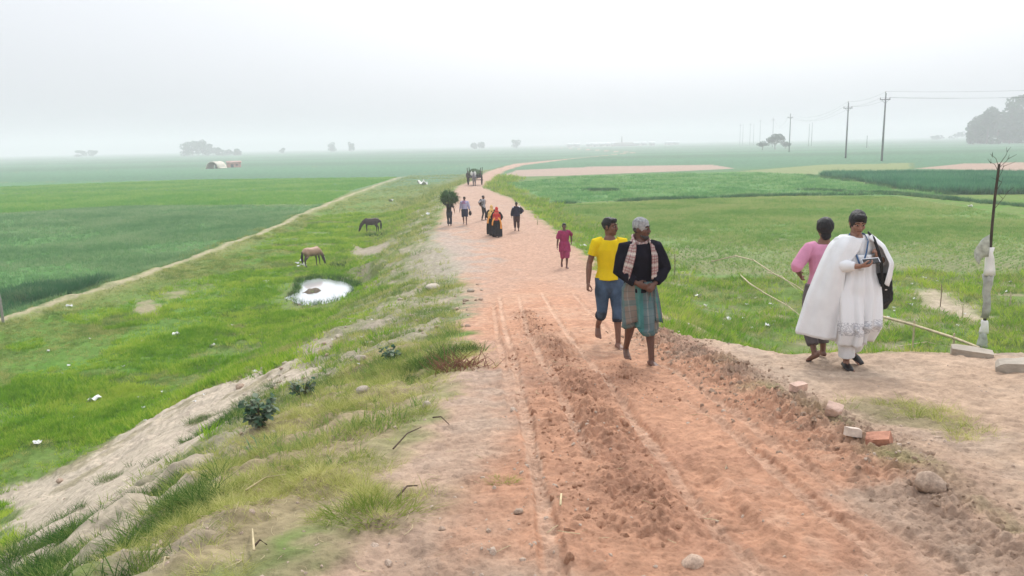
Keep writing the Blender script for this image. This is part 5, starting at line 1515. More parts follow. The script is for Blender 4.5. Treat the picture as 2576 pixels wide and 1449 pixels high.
# ------------------------------------------------------------------ youth with backpack, side on
g, H = tall((1217, 554), 492)
p = Person('person', 'slim youth in checked top standing side-on with arms bent back', H, g, R(62), SKIN_D, .014, build=.92)
p.foot = {1: (.07, -.10, 0), -1: (-.07, .10, 0)}
p.hand = {-1: ((-.20, .10, 1.02), (-.4, 1, .1)), 1: ((.20, .10, 1.05), (.4, 1, .1))}
p.solve(); p.body(); p.hair()
p.top(stripe_mat('grey_check', (.30, .31, .34), [(0, 14, .35, 0, (.05, .05, .06), .8), (2, 14, .35, 0, (.55, .56, .60), .6)], coord='Object'), hem=.86, sleeve=(1.0, 1.0), loose=.02, fold=.01, seed=41)
p.trousers(mat('black_trousers', (.012, .011, .013), .9, .3), 1.92, .014, seed=42)
for d in (1, -1):
    f = p.footf[d]; k = p.k; B = Blob(); B.tube([f(0, .05, -.06), f(0, -.17, -.066)], [(.042 * k, .030 * k), (.044 * k, .022 * k)]); B.melt('shoe', M_SHOE, p.root, .012, 1)
bp_ = empty('backpack', to_world(p, (0, .19 * p.k, 1.02 * p.k)), R(62)); tag(bp_, 'black backpack worn by the slim youth standing side-on', 'backpack')
B = Blob(); B.tube([(0, .02, 0), (0, .04, .08), (0, .03, .26), (0, .0, .36)], [(.11, .06), (.14, .085), (.13, .08), (.09, .04)]); B.melt('pack_body', M_BAG, bp_, .014, 2, .006)
for d in (1, -1): Blob().tube([(.09 * d, -.04, .33), (.11 * d, -.16, .36), (.11 * d, -.28, .25), (.12 * d, -.22, .06), (.10 * d, -.03, .03)], [.014] * 5, n=6).plain('strap', M_BAG, bp_)

# ------------------------------------------------------------------ porter under a bundle of fodder
g, H = tall((1131, 568), 503)
H = min(max(H, 1.45), 1.75)
p = Person('person', 'porter in dark clothes carrying a big green bundle on the head', H, g, R(180), SKIN_D, .014)
p.foot = {1: (.08, -.05, 0), -1: (-.09, .08, 0)}
p.hand = {-1: ((-.36, .05, .92), (-.6, .8, 0)), 1: ((.17, -.10, 1.62), (1, -.2, 0))}
p.solve(); p.body(); p.hair()
p.top(cloth('black_shirt', (.014, .013, .014), .3), hem=.88, sleeve=(.8, .8), loose=.02, fold=.01, seed=44)
p.trousers(mat('blue_black_trousers', (.018, .024, .036), .9, .4, 8), 1.92, .024, fold=.008, flare=1.3, seed=45)
fb = empty('fodder_bundle', to_world(p, (-.02, -.02, 1.62 * p.k)), 0)
tag(fb, 'big dark green fodder bundle on the porter\'s head', 'bundle')
M_FOD = mat('fodder', (.045, .10, .036), .9, .5, 9, .8, 30)
B = Blob(); B.ell((.02, 0, .22), (.40, .32, .30)); B.ell((.22, 0, .12), (.26, .28, .22)); B.ell((-.18, 0, .32), (.24, .26, .24)); B.ell((-.22, 0, .10), (.22, .25, .2))
B.melt('bundle_body', M_FOD, fb, .02, 2, .075, (6, 6), 6)
def sprigs(name, parent, c, rad, n_, mat_, ln=.22, w_=.02, seed=1):
    r_ = np.random.default_rng(seed); V, F = [], []
    for i in range(n_):
        d = r_.normal(0, 1, 3); d /= np.linalg.norm(d); b_ = np.array(c) + d * np.array(rad); t = d + r_.normal(0, .8, 3); t /= np.linalg.norm(t)
        sd = np.cross(t, r_.normal(0, 1, 3)); sd /= np.linalg.norm(sd) + 1e-6; L = ln * r_.uniform(.4, 1.2); k = len(V)
        V += [tuple(b_ - sd * w_ / 2), tuple(b_ + sd * w_ / 2), tuple(b_ + t * L + np.array([0, 0, -.2 * L]))]; F.append((k, k + 1, k + 2))
    me = mesh_np(name, V, np.array(F)); return tag(link(name, me, mat_, parent, smooth=False), kind='stuff')
M_FODL = leaf_mat('fodder_leaf', [(.03, .085, .025), (.06, .15, .04), (.12, .21, .07)], 3)
sprigs('stalks', fb, (.02, 0, .2), (.42, .34, .32), 900, M_FODL, .34, .018)

# ------------------------------------------------------------------ ponies
def pony(name, label, loc, rz, H, coat, dark, turn=0.0, blaze=None, vx=.02, grazing=True, legs=None):
    k = H / 1.25; root = empty(name, loc, rz); tag(root, label, 'pony'); S = lambda *v: Vector(v) * k
    B = Blob()
    B.tube([S(-.66, 0, .98), S(-.56, 0, 1.0), S(-.38, 0, .99), S(-.08, 0, .93), S(.22, 0, .945), S(.42, 0, .99), S(.54, 0, 1.0)],
           [(.10 * k, .13 * k), (.19 * k, .21 * k), (.235 * k, .255 * k), (.255 * k, .275 * k), (.225 * k, .275 * k), (.175 * k, .235 * k), (.10 * k, .15 * k)], ref=(0, 1, 0), n=18)
    B.ell(S(.36, 0, 1.17), (.14 * k, .06 * k, .09 * k))
    ty = turn
    if grazing: nk = [S(.40, 0, 1.04), S(.62, .06 * ty, .90), S(.80, .16 * ty, .68), S(.88, .22 * ty, .52)]; hd = [S(.86, .21 * ty, .55), S(.92, .24 * ty, .40), S(.99, .27 * ty, .22), S(1.02, .28 * ty, .10)]
    else: nk = [S(.40, 0, 1.05), S(.56, 0, 1.22), S(.66, 0, 1.38), S(.70, 0, 1.46)]; hd = [S(.66, 0, 1.47), S(.80, 0, 1.42), S(.95, 0, 1.30), S(1.04, 0, 1.22)]
    B.tube(nk, [(.11 * k, .20 * k), (.09 * k, .155 * k), (.075 * k, .12 * k), (.065 * k, .10 * k)], ref=(0, 1, 0))
    B.tube(hd, [(.075 * k, .095 * k), (.075 * k, .10 * k), (.055 * k, .065 * k), (.05 * k, .055 * k)], ref=(0, 1, 0))
    e = hd[0]
    for d in (1, -1): B.tube([e + S(-.01, .05 * d, .05), e + S(.0, .075 * d, .15 if not grazing else .06) + (S(-.08, 0, 0) if grazing else S(0, 0, 0))], [.026 * k, .012 * k], n=8)
    fo = legs or {1: (0, 0), -1: (.10, -.10)}
    for d in (1, -1):
        a, b_ = fo[d]
        B.tube([S(.36, .10 * d, .86), S(.37 + a * .5, .105 * d, .66), S(.38 + a * .8, .10 * d, .44), S(.37 + a, .10 * d, .14), S(.40 + a, .10 * d, .06)], [.095 * k, .068 * k, .042 * k, .030 * k, .036 * k], n=10)
        B.tube([S(.405 + a, .10 * d, .055), S(.415 + a, .10 * d, .025)], [.045 * k, .052 * k], n=10)
        B.tube([S(-.46, .11 * d, .92), S(-.38 + b_ * .4, .12 * d, .70), S(-.55 + b_ * .8, .11 * d, .46), S(-.51 + b_, .11 * d, .14), S(-.47 + b_, .11 * d, .06)], [.15 * k, .095 * k, .048 * k, .033 * k, .038 * k], n=10)
        B.tube([S(-.465 + b_, .11 * d, .055), S(-.455 + b_, .11 * d, .025)], [.046 * k, .053 * k], n=10)
    B.melt('body', coat, root, vx, 3)
    T = Blob(); T.tube([S(-.68, 0, 1.06), S(-.76, 0, .98), S(-.79, .01, .75), S(-.77, .02, .45), S(-.75, .02, .28)], [.035 * k, .05 * k, .075 * k, .065 * k, .02 * k]); T.melt('tail', dark, root, vx * .9, 1, .015, (14, 3), 3)
    Mn = Blob()
    top = [q + S(.02, 0, .12) for q in nk]
    Mn.tube([nk[0] + S(-.03, 0, .17), nk[1] + S(.02, .0, .14), nk[2] + S(.05, .02, .09), nk[3] + S(.06, .0, .06)], [(.035 * k, .05 * k)] * 4, ref=(0, 1, 0)); Mn.melt('mane', dark, root, vx * .9, 1, .015, (12, 12), 4)
    for d in (1, -1):
        Blob().ell(hd[1] + S(-.01, .075 * d, .03), (.014 * k, .010 * k, .014 * k)).plain('eye', M_IRIS, root)
    if blaze is not None:
        BZ = Blob(); BZ.tube([hd[0] + S(.085, 0, .03) if grazing else hd[0] + S(.06, 0, .05), hd[1] + S(.088, 0, .03), hd[2] + S(.052, 0, .02)], [(.035 * k, .02 * k), (.040 * k, .022 * k), (.03 * k, .02 * k)], ref=(0, 1, 0)); BZ.melt('blaze', blaze, root, vx * .8, 1)
    return root
def coat_mat(name, body, leg, zsplit):
    M = bpy.data.materials.new(name); M.use_nodes = True; n, l = M.node_tree.nodes, M.node_tree.links; b = n['Principled BSDF']; b.inputs['Roughness'].default_value = .6; b.inputs['Specular IOR Level'].default_value = .3
    tc = n.new('ShaderNodeTexCoord'); sp = n.new('ShaderNodeSeparateXYZ'); l.new(tc.outputs['Object'], sp.inputs[0])
    nz = n.new('ShaderNodeTexNoise'); nz.inputs['Scale'].default_value = 5; nz.inputs['Detail'].default_value = 5; l.new(tc.outputs['Object'], nz.inputs['Vector'])
    ad = n.new('ShaderNodeMath'); ad.operation = 'MULTIPLY_ADD'; ad.inputs[1].default_value = .25; l.new(nz.outputs['Fac'], ad.inputs[0]); l.new(sp.outputs['Z'], ad.inputs[2])
    cr = n.new('ShaderNodeMapRange'); cr.inputs['From Min'].default_value = zsplit; cr.inputs['From Max'].default_value = zsplit + .28; l.new(ad.outputs[0], cr.inputs['Value'])
    mx = n.new('ShaderNodeMixRGB'); mx.inputs[1].default_value = (*leg, 1); mx.inputs[2].default_value = (*body, 1); l.new(cr.outputs[0], mx.inputs['Fac']); l.new(mx.outputs[0], b.inputs['Base Color'])
    return M
M_TAN = coat_mat('tan_coat', (.40, .25, .17), (.035, .026, .022), .62); M_DRK = coat_mat('dark_coat', (.038, .024, .020), (.016, .013, .013), .5)
M_MANE = mat('mane_black', (.012, .011, .011), .7, .3, 30, .6, 60)
g, H1 = tall((772, 674), 622)
pony('pony', 'tan pony with black tail and dark legs grazing beside the pond', at(787, 671), R(54), min(H1, 1.35) * .97, M_TAN, M_MANE, turn=.1, blaze=mat('blaze_white', (.62, .58, .52), .7, .1), legs={1: (.02, .06), -1: (.12, -.12)})
g, H2 = tall((940, 587), 547)
pony('pony', 'dark brown pony grazing on the open slope away from the pond', at(935, 587), R(184), H2 * .97, M_DRK, M_MANE, turn=.1, legs={1: (.0, .12), -1: (.0, -.02)})

# ================================================================== things on and beyond the road
def rock_thing(px, w_px, label, mat_, seed, group=None, flat=.65, name='stone', sink=.25):
    g = at(*px); d = (g - Vector((0, 0, EYE))).length; s = w_px / FPX * d / 2
    me = rock_mesh(name, seed, 3, flat, .18, mat_)
    o = link(name, me, None, None); o.location = g + Vector((0, 0, s * flat * (1 - sink) * .6)); o.scale = (s, s, s); o.rotation_euler = (0, 0, seed * 1.7)
    return tag(o, label, 'stone', group)

M_BRICK = mat('brick_red', (.42, .20, .13), .9, .25, 14, .5, 40); M_BRICKP = mat('brick_pale', (.55, .38, .30), .9, .25, 14, .5, 40)
M_CONC = mat('concrete', (.37, .32, .26), .9, .2, 6, .5, 30); M_STONE = mat('stone_pale', (.41, .345, .27), .9, .25, 5, .4, 20); M_STONEB = mat('stone_brown', (.37, .27, .20), .9, .3, 5, .4, 20)
def chipped(name, size, mat_, px, rz, tilt, label, cat, seed, up=.4):
    g = at(*px); bm = bmesh.new(); bmesh.ops.create_cube(bm, size=1.0); bmesh.ops.subdivide_edges(bm, edges=list(bm.edges), cuts=4, use_grid_fill=True)
    r_ = np.random.default_rng(seed); cs = [(Vector(r_.normal(0, 1, 3)).normalized(), r_.uniform(.56, .72)) for _ in range(6)]
    for v in bm.verts:
        p = v.co.copy()
        for d, c in cs:
            q = p.dot(d)
            if q > c: p -= d * (q - c)
        n_ = float(fbm(np.array([p.x * 4 + seed]), np.array([p.y * 4 + p.z * 3]), 1, 3, seed)[0]) * .025
        v.co = Vector((p.x * size[0], p.y * size[1], p.z * size[2])) * (1 + n_)
    me = bpy.data.meshes.new(name); bm.to_mesh(me); bm.free()
    o = link(name, me, mat_, None, smooth=False); o.location = g + Vector((0, 0, size[2] * up)); o.rotation_euler = (R(tilt[0]), R(tilt[1]), R(rz))
    return tag(o, label, cat)
chipped('brick', (.115, .07, .06), M_BRICKP, (2008, 982), 24, (4, -3), 'pale brick lying on berm nearest the woman in white', 'brick', 1)
chipped('brick', (.10, .075, .075), M_BRICKP, (2098, 1043), -30, (20, 12), 'half brick tipped on its corner in the roadside berm', 'brick', 2)
chipped('brick', (.085, .06, .05), mat('brick_dusty', (.55, .46, .38), .9, .2, 14), (2146, 1095), 10, (-8, 10), 'small dusty brick piece left of the large red brick', 'brick', 3)
chipped('brick', (.135, .085, .075), M_BRICK, (2210, 1122), -35, (16, -14), 'large red brick leaning on the berm of clods', 'brick', 4)
chipped('concrete_block', (.38, .16, .13), M_CONC, (2442, 896), -24, (7, 5), 'long grey concrete block at the foot of the wrapped sapling', 'concrete block', 5, .12)
chipped('concrete_block', (.36, .24, .19), M_CONC, (2562, 935), -30, (2, -4), 'thick grey concrete block at the right edge of shoulder', 'concrete block', 6, .05)
rock_thing((2335, 1232), 66, 'rounded dusty boulder half sunk in the berm', M_STONEB, 11, flat=.8)
rock_thing((1742, 1420), 62, 'rounded pale stone half buried between the wheel ruts', mat('stone_dusty', (.46, .33, .245), .9, .25, 5, .4, 20), 12, flat=.7, sink=.75)
rock_thing((1073, 1024), 24, 'round pale stone where the grass verge meets bare dirt', M_STONE, 13, flat=.9)
rock_thing((1112, 1333), 22, 'small brown stone on the bare dirt in the foreground', M_STONEB, 14)
rock_thing((1305, 1290), 24, 'dark brown stone beside the wheel ruts', M_STONEB, 15)
rock_thing((150, 1212), 16, 'dark stone lying on the pale earth strip', M_STONEB, 16)
rock_thing((915, 985), 34, 'flat whitish stone in the reddish gap of the verge', M_STONE, 17)
rock_thing((905, 700 + 205), 30, 'pale stone above the leafy weed on the bank', M_STONE, 18)
rock_thing((652, 1070), 34, 'largest pale stone at the foot of the big leafy bush', M_STONE, 19)
rock_thing((1090, 725), 38, 'long white rock on the stony upper bank', mat('stone_white', (.50, .43, .35), .9, .15, 5, .3, 20), 20, flat=.4)
# stones strewn over the left bank
protos = [rock_mesh('stone', 200 + k, 2, .6, .2, M_STONE if k % 2 else M_STONEB) for k in range(6)]
cnt = 0
while cnt < 130:
    px, py = random.uniform(560, 1215), random.uniform(715, 1130)
    g = ground_at(px, py)
    if poly_sd(np.array([g[0]]), np.array([g[1]]), AREA['stony'])[0] > 0.4: continue
    z = hz(g[0], g[1]); d = math.hypot(g[0], g[1]); s = random.choice((.5, .6, .8, .8, 1.0, 1.4)) * random.uniform(4.5, 9) / FPX * d
    s = min(s, .13)
    o = bpy.data.objects.new('stone', protos[cnt % 6]); COL.objects.link(o)
    o.location = (g[0], g[1], z + s * .3); o.scale = (s, s, s); o.rotation_euler = (random.uniform(-.3, .3), random.uniform(-.3, .3), random.uniform(0, 6.3))
    tag(o, 'small stone strewn over the stony left bank', 'stone', 'stones strewn over the left bank'); cnt += 1
for me in protos: me.polygons.foreach_set('use_smooth', np.ones(len(me.polygons), dtype=bool))

# ---- leafy bushes with leaves one by one
M_LEAFD = leaf_mat('bush_leaf', [(.05, .105, .06), (.11, .165, .11), (.25, .29, .21)], 9, .25)
M_STEM = mat('stem', (.10, .085, .05), .9, .3)
def leaf_mesh(name, L, W, seed):
    r_ = np.random.default_rng(seed); V = []; 
    for i, (t, w_) in enumerate(((0, .1), (.25, .8), (.55, 1.0), (.82, .6), (1, .05))):
        dz = -.35 * t * t * L
        V += [(-W * w_ / 2, t * L, dz + .12 * W * w_), (0, t * L, dz), (W * w_ / 2, t * L, dz + .12 * W * w_)]
    F = []
    for i in range(4):
        for j in range(2): F.append((i * 3 + j, i * 3 + j + 1, i * 3 + j + 4, i * 3 + j + 3))
    me = mesh_np(name, V, np.array(F)); me.materials.append(M_LEAFD); return me
leaves = [leaf_mesh('leaf', 1.0, .72 + .1 * k, k) for k in range(3)]
def bush(px, w_px, h_px, label, n_, seed, leaf=.07):
    g = at(*px); d = (g - Vector((0, 0, EYE))).length; w_ = w_px / FPX * d; h_ = h_px / FPX * d
    root = empty('bush', g); tag(root, label, 'bush'); r_ = np.random.default_rng(seed)
    B = Blob()
    tips = []
    for i in range(16):
        a = r_.uniform(0, 6.28); rad = w_ / 2 * math.sqrt(r_.uniform(0, 1)) * .85; t = Vector((math.cos(a) * rad, math.sin(a) * rad * .8, h_ * r_.uniform(.45, .9) * (1 - .45 * (rad / (w_ / 2)) ** 2)))
        B.tube([(t.x * .1, t.y * .1, -.02), (t.x * .5, t.y * .5, t.z * .6), t], [.006, .005, .003], n=5); tips.append(t)
    B.plain('stem', M_STEM, root)
    for i in range(n_):
        t = tips[i % 16]; f = r_.uniform(.35, 1.08); b_ = Vector((t.x * f, t.y * f, t.z * (f ** .8))) + Vector(r_.normal(0, .22 * leaf * 4, 3)) * .35
        o = bpy.data.objects.new('leaf', leaves[i % 3]); COL.objects.link(o); o.parent = root; o.location = b_
        s = leaf * r_.uniform(.6, 1.15); o.scale = (s, s, s)
        o.rotation_euler = (r_.normal(.15, .45), r_.normal(0, .4), math.atan2(b_.y, b_.x) - math.pi / 2 + r_.normal(0, .7))
    return root
bush((655, 1072), 118, 82, 'largest dark leafy bush on the left bank', 210, 3, .066)
bush((765, 996), 78, 44, 'low leafy weed between the big bush and grass verge', 110, 4, .055)
bush((988, 908), 70, 46, 'grey-green leafy weed highest up the left bank', 110, 5, .060)
# dry reddish thorn heap
M_THORN = mat('thorn', (.20, .085, .055), .9, .4, 10)
g = at(1155, 928); root = empty('dry_bush', g); tag(root, 'dry reddish thorny bush on the grass verge beside the road', 'bush'); r_ = np.random.default_rng(9); B = Blob()
for i in range(150):
    a = r_.uniform(0, 6.28); b_ = Vector((r_.normal(0, .14), r_.normal(0, .10), 0)); L = r_.uniform(.10, .30); t = b_ + Vector((math.cos(a) * L * .7, math.sin(a) * L * .5, L * r_.uniform(.2, .8)))
    B.tube([b_, b_.lerp(t, .5) + Vector(r_.normal(0, .02, 3)), t], [.0035, .003, .0015], n=4)
B.plain('twigs', M_THORN, root)
# stiff blue-green clump
M_AG = leaf_mat('blue_green_leaf', [(.05, .12, .06), (.10, .20, .10), (.18, .28, .15)], 5, .3)
me = tuft_mesh('herb_clump', 46, .12, .010, .10, .75, 7, M_AG, .7); o = link('herb_clump', me, None); o.location = at(655, 1132); tag(o, 'stiff blue-green herb clump below the big leafy bush', 'plant')
M_DK = leaf_mat('dark_clump_leaf', [(.025, .07, .02), (.05, .11, .03), (.10, .15, .05)], 5, .3)
for px, lab, sc, sd in (((1265, 1212), 'lone green weed growing in the bare dirt left of the ruts', .42, 1), ((940, 1300), 'dark grass clump at the near end of the verge', 1.15, 2), ((620, 790), 'dark grass clump left of the pond', 2.6, 3), ((880, 668), 'dark rank clump behind the pond', 3.4, 4), ((965, 592), 'dark grass clump behind the dark pony', 3.6, 5), ((85, 1115), 'dark grass clump low on the near meadow', 1.2, 6)):
    near_ = sd in (1, 2); me = tuft_mesh('grass_clump', 220 if near_ else 260, .075 if near_ else .085, .0035 if near_ else .0042, .13 if near_ else .24, .8 if near_ else .5, 20 + sd, M_DRYG if near_ else M_DK, .8); o = link('grass_clump', me, None); o.location = at(*px); o.scale = (sc * 1.5, sc, sc * .8); tag(o, lab, 'plant')

# ---- litter
M_LIT = mat('paper_white', (.74, .73, .70), .7, .08, 5); M_LITP = mat('plastic_pale', (.66, .66, .60), .4, .1, 5)
def scrap_mesh(name, seed, m_):
    r_ = np.random.default_rng(seed); n_ = 7; V = []; ph = r_.uniform(0, 6, 6)
    for i in range(n_):
        for j in range(n_):
            x_, y_ = i / (n_ - 1) - .5, j / (n_ - 1) - .5
            z_ = .13 * math.sin(5 * x_ + ph[0] + 3 * y_) + .10 * math.sin(7 * y_ + ph[1] - 4 * x_) + .25 * abs(x_ + .3 * y_) + .06 * r_.normal()
            V.append((x_ * (1 + .25 * math.sin(ph[2] + 6 * y_)), y_ * (.62 + .2 * math.sin(ph[3] + 5 * x_)), z_ + .16))
    F = [(i * n_ + j, (i + 1) * n_ + j, (i + 1) * n_ + j + 1, i * n_ + j + 1) for i in range(n_ - 1) for j in range(n_ - 1)]
    k = len(V); V2 = [(a, b_, c - .03) for a, b_, c in V]; F2 = [tuple(q + k for q in f[::-1]) for f in F]
    me = mesh_np(name, V + V2, np.array(F + F2)); me.materials.append(m_); return me
scraps = [scrap_mesh('litter_scrap', 300 + k, M_LIT if k < 4 else M_LITP) for k in range(6)]
LIT = [(445, 846, 20, 'largest white scrap on the open left meadow'), (238, 1011, 26, 'long flat white scrap low on the left meadow'), (180, 1056, 10, 'small white scrap below the long flat one on the meadow'), (93, 1117, 16, 'pinkish white scrap at the far left of the meadow'),
       (1062, 465, 24, 'big white sheet lying by the road near the cart'), (983, 507, 14, 'white scrap on the grass left of the porter'), (1078, 540, 12, 'white scrap on the bank left of the lilac walker'),
       (1466, 622, 16, 'white scrap on the road edge just right of the maroon walker'), (1488, 634, 10, 'white scrap by the road edge behind the yellow shirt'), (1756, 748, 14, 'white scrap on the slope right of the old man'), (1775, 772, 10, 'small white scrap low on the right slope'),
       (2441, 522, 12, 'white scrap in the right field left of the sapling'), (1643, 752, 9, 'white scrap at road edge beside the old man'), (175, 772, 12, 'white scrap on the footpath by the dark weeds'), (1064, 545, 8, 'tiny white scrap on the far bank'), (640, 938, 12, 'pale scrap at the upper end of the pale strip'), (535, 872, 12, 'pale scrap mid-way up the near meadow'), (668, 712, 14, 'white scrap in the grass left of the pond'),
       (1835, 805, 14, 'white scrap in the ditch below the fallen branches'), (1930, 822, 16, 'white scrap beside the pale track of the right slope'), (2290, 770, 12, 'white scrap beside bare mound in the right field')]
for i, (px, py, w_, lab) in enumerate(LIT):
    g = at(px, py); d = (g - Vector((0, 0, EYE))).length; s = w_ / FPX * d
    o = bpy.data.objects.new('litter_scrap', scraps[i % 6]); COL.objects.link(o); o.location = g + Vector((0, 0, .02)); o.scale = (s, s, s); o.rotation_euler = (R(random.uniform(8, 30)), 0, random.uniform(0, 6))
    tag(o, lab, 'litter', 'litter left on the grass')
for i, (px, py, w_) in enumerate([(748, 668, 9), (757, 662, 9), (765, 669, 10), (752, 676, 8), (769, 675, 9), (760, 672, 8)]):
    g = at(px, py); d = (g - Vector((0, 0, EYE))).length; s = w_ / FPX * d
    o = bpy.data.objects.new('litter_scrap', scraps[i % 6]); COL.objects.link(o); o.location = g + Vector((0, 0, .12)); o.scale = (s, s, s); o.rotation_euler = (.3, 0, i * 1.3)
    tag(o, 'white scrap in the little heap behind the tan pony', 'litter', 'white scraps heaped behind the tan pony')
pts_ = []
while len(pts_) < 60:
    px, py = random.choice([(random.uniform(560, 1000), random.uniform(800, 940)), (random.uniform(1660, 1960), random.uniform(735, 850)), (random.uniform(20, 560), random.uniform(840, 1080)), (random.uniform(2220, 2560), random.uniform(700, 840))])
    pts_.append((px, py))
for i, (px, py) in enumerate(pts_):
    g = at(px, py); d = (g - Vector((0, 0, EYE))).length; s = random.uniform(4, 8) / FPX * d
    o = bpy.data.objects.new('litter_scrap', scraps[i % 6]); COL.objects.link(o); o.location = g + Vector((0, 0, .03)); o.scale = (s, s, s); o.rotation_euler = (.2, 0, i * 1.7)
    tag(o, 'tiny pale scrap lost in the grass', 'litter', 'tiny pale scraps lost in the grass')

# ---- sticks and fallen branches
M_BRANCH = mat('dry_branch', (.46, .38, .25), .9, .25, 10); M_STAKE = mat('weathered_stake', (.20, .15, .10), .9, .3, 10); M_TWIG = mat('dark_twig', (.07, .045, .03), .9, .3, 10)
def stick(name, pts, rad, mat_, label, cat, lift=.04, arch=0.0, group=None, twigs=0, seed=0):
    W = [at(*q) for q in pts]; n_ = len(W); base = W[0].copy(); B = Blob()
    P_ = [w - base + Vector((0, 0, lift + arch * math.sin(math.pi * i / (n_ - 1)))) for i, w in enumerate(W)]
    B.tube(P_, [rad * (1 - .5 * i / (n_ - 1)) for i in range(n_)], n=7); r_ = np.random.default_rng(seed)
    for i in range(twigs):
        q = P_[1 + i % (n_ - 1)]; B.tube([q, q + Vector(r_.normal(0, .10, 3)) + Vector((0, 0, .06))], [rad * .45, rad * .2], n=5)
    o = B.plain(name, mat_, None); o.location = base
    return tag(o, label, cat, group)
stick('fallen_branch', [(1790, 664), (1850, 662), (1895, 683), (1940, 716), (2000, 741), (2040, 753)], .028, M_BRANCH, 'long arching pale branch lying in the ditch left of pink shirt', 'branch', .10, .35, twigs=6, seed=1)
stick('fallen_branch', [(1862, 697), (1885, 732), (1920, 762), (1980, 791), (2015, 803)], .026, M_BRANCH, 'pale branch sloping down below the arching branch', 'branch', .08, .25, twigs=3, seed=2)
stick('fallen_branch', [(1930, 692), (1965, 712), (2005, 736)], .018, M_BRANCH, 'short pale branch above the arching one', 'branch', .10, .15, twigs=3, seed=3)
stick('fallen_branch', [(2250, 878), (2330, 868), (2405, 880)], .014, M_BRANCH, 'thin pale branch on the shoulder edge before the concrete block', 'branch', .05, .03)
# bamboo rail from the block up behind the woman
b1 = at(2442, 893)
def along_ray(px, py, yy):
    d = ray_dir(px, py); return Vector(d * (yy / d[1])) + Vector((0, 0, EYE))
ra = [along_ray(2195, 790, 11.2), along_ray(2300, 818, 10.2), along_ray(2400, 850, 9.2), along_ray(2462, 874, 8.4)]
B = Blob(); B.tube([q - ra[0] for q in ra], [.020, .018, .018, .014], n=7); o = B.plain('bamboo_rail', M_BRANCH, None); o.location = ra[0]; tag(o, 'long pale bamboo rail running from behind the woman to the concrete block', 'rail')
rs = [Vector((q.x, q.y, hz(q.x, q.y))) for q in ra]
def stake(foot, top_, label, rad=.014, mat_=M_STAKE, dist=None):
    if dist is None: g, h_ = tall(foot, top_)
    else: g = at(*foot); h_ = dist
    B = Blob(); B.tube([(0, 0, -.1), (.01, 0, h_ * .5), (-.01, 0, h_)], [rad, rad * .9, rad * .7], n=7); B.tube([(.005, 0, h_ * .62), (.05, .01, h_ * .78)], [rad * .5, rad * .3], n=5)
    o = B.plain('stake', mat_, None); o.location = g; return tag(o, label, 'stake', 'thin wooden stakes beside the fields')
stake((1697, 692), 640, 'dark thin stake on the slope just right of the old man', .018)
stake((2365, 772), 716, 'dark thin stake beside the bare mound in the right field', .016)
stake((2420, 800), 765, 'short pale stake between mound and sapling', .016, M_BRANCH)
stake((1300, 560), 520, 'pale stake behind the navy-jacketed walker', .03, M_BRANCH)
stake((1352, 566), 552, 'short pale stake along the field edge beyond the navy jacket', .03, M_BRANCH)
stake((8, 812), 735, 'grey post at the far left edge beside dark weeds', .05, mat('post_grey', (.30, .28, .25), .9, .2))
stake((2540, 770), 735, 'short pale stake in the field right of the sapling', .02, M_BRANCH)
# rail props
for i, (q, s_) in enumerate(zip(ra[1:3], rs[1:3])):
    B = Blob(); L = max(q.z - s_.z, .3); B.tube([(0, 0, -.1), (0, 0, L + .05)], [.016, .012], n=7); o = B.plain('stake', M_BRANCH, None); o.location = s_; tag(o, ['pale stake propping the bamboo rail nearer the woman', 'pale stake propping the bamboo rail nearer the sapling'][i], 'stake', 'thin wooden stakes beside the fields')
STK = [((620, 1245), (720, 1205), 'long pale straw stalk lying across the dry verge'), ((640, 1400), (636, 1345), 'upright dry stalk in the near verge'), ((425, 1420), (412, 1445), 'short pale stalk at the near edge of the verge'), ((1000, 1265), (1050, 1235), 'thin dark twig on bare dirt below the verge'), ((640, 1392), (672, 1386), 'dark twig lying in the near straw'), ((1410, 1285), (1414, 1258), 'pale stalk standing between the wheel ruts'), ((990, 1140), (1060, 1085), 'thin dark stem on the edge of dirt and verge'), ((1090, 1060), (1130, 1078), 'dark root poking out of the verge edge')]
for i, (a, b_, lab) in enumerate(STK):
    m_ = ((a[0] + b_[0]) / 2, (a[1] + b_[1]) / 2 - 4)
    stick('twig' if 'dark' in lab else 'stalk', [a, m_, b_], .006, M_TWIG if 'dark' in lab else M_STRAW, lab, 'twig' if 'dark' in lab else 'stalk', .03, .02)

# ---- the sapling in its plastic wraps
gx = along_ray(2470, 872, 9.0); base = Vector((gx.x, gx.y, hz(gx.x, gx.y)))
def row_height(b_, row):
    lo, hi = 0, 12
    for _ in range(40):
        m_ = (lo + hi) / 2
        if project(b_ + Vector((0, 0, m_)))[1] > row: lo = m_
        else: hi = m_
    return lo
sap = empty('sapling', base); tag(sap, 'thin bare sapling wrapped in plastic at the right shoulder edge', 'sapling')
HT = row_height(base, 415); h = lambda row: row_height(base, row)
M_BARK = mat('sapling_bark', (.055, .045, .035), .9, .4, 12)
lx = lambda z: .022 * math.sin(z * 2.2) - .03 + .055 * z / HT
B = Blob(); zs = np.linspace(-.15, HT, 9); B.tube([(lx(z), 0, z) for z in zs], [.020 - .006 * max(z, 0) / HT for z in zs], n=8); B.plain('trunk', M_BARK, sap)
B = Blob(); r_ = np.random.default_rng(4)
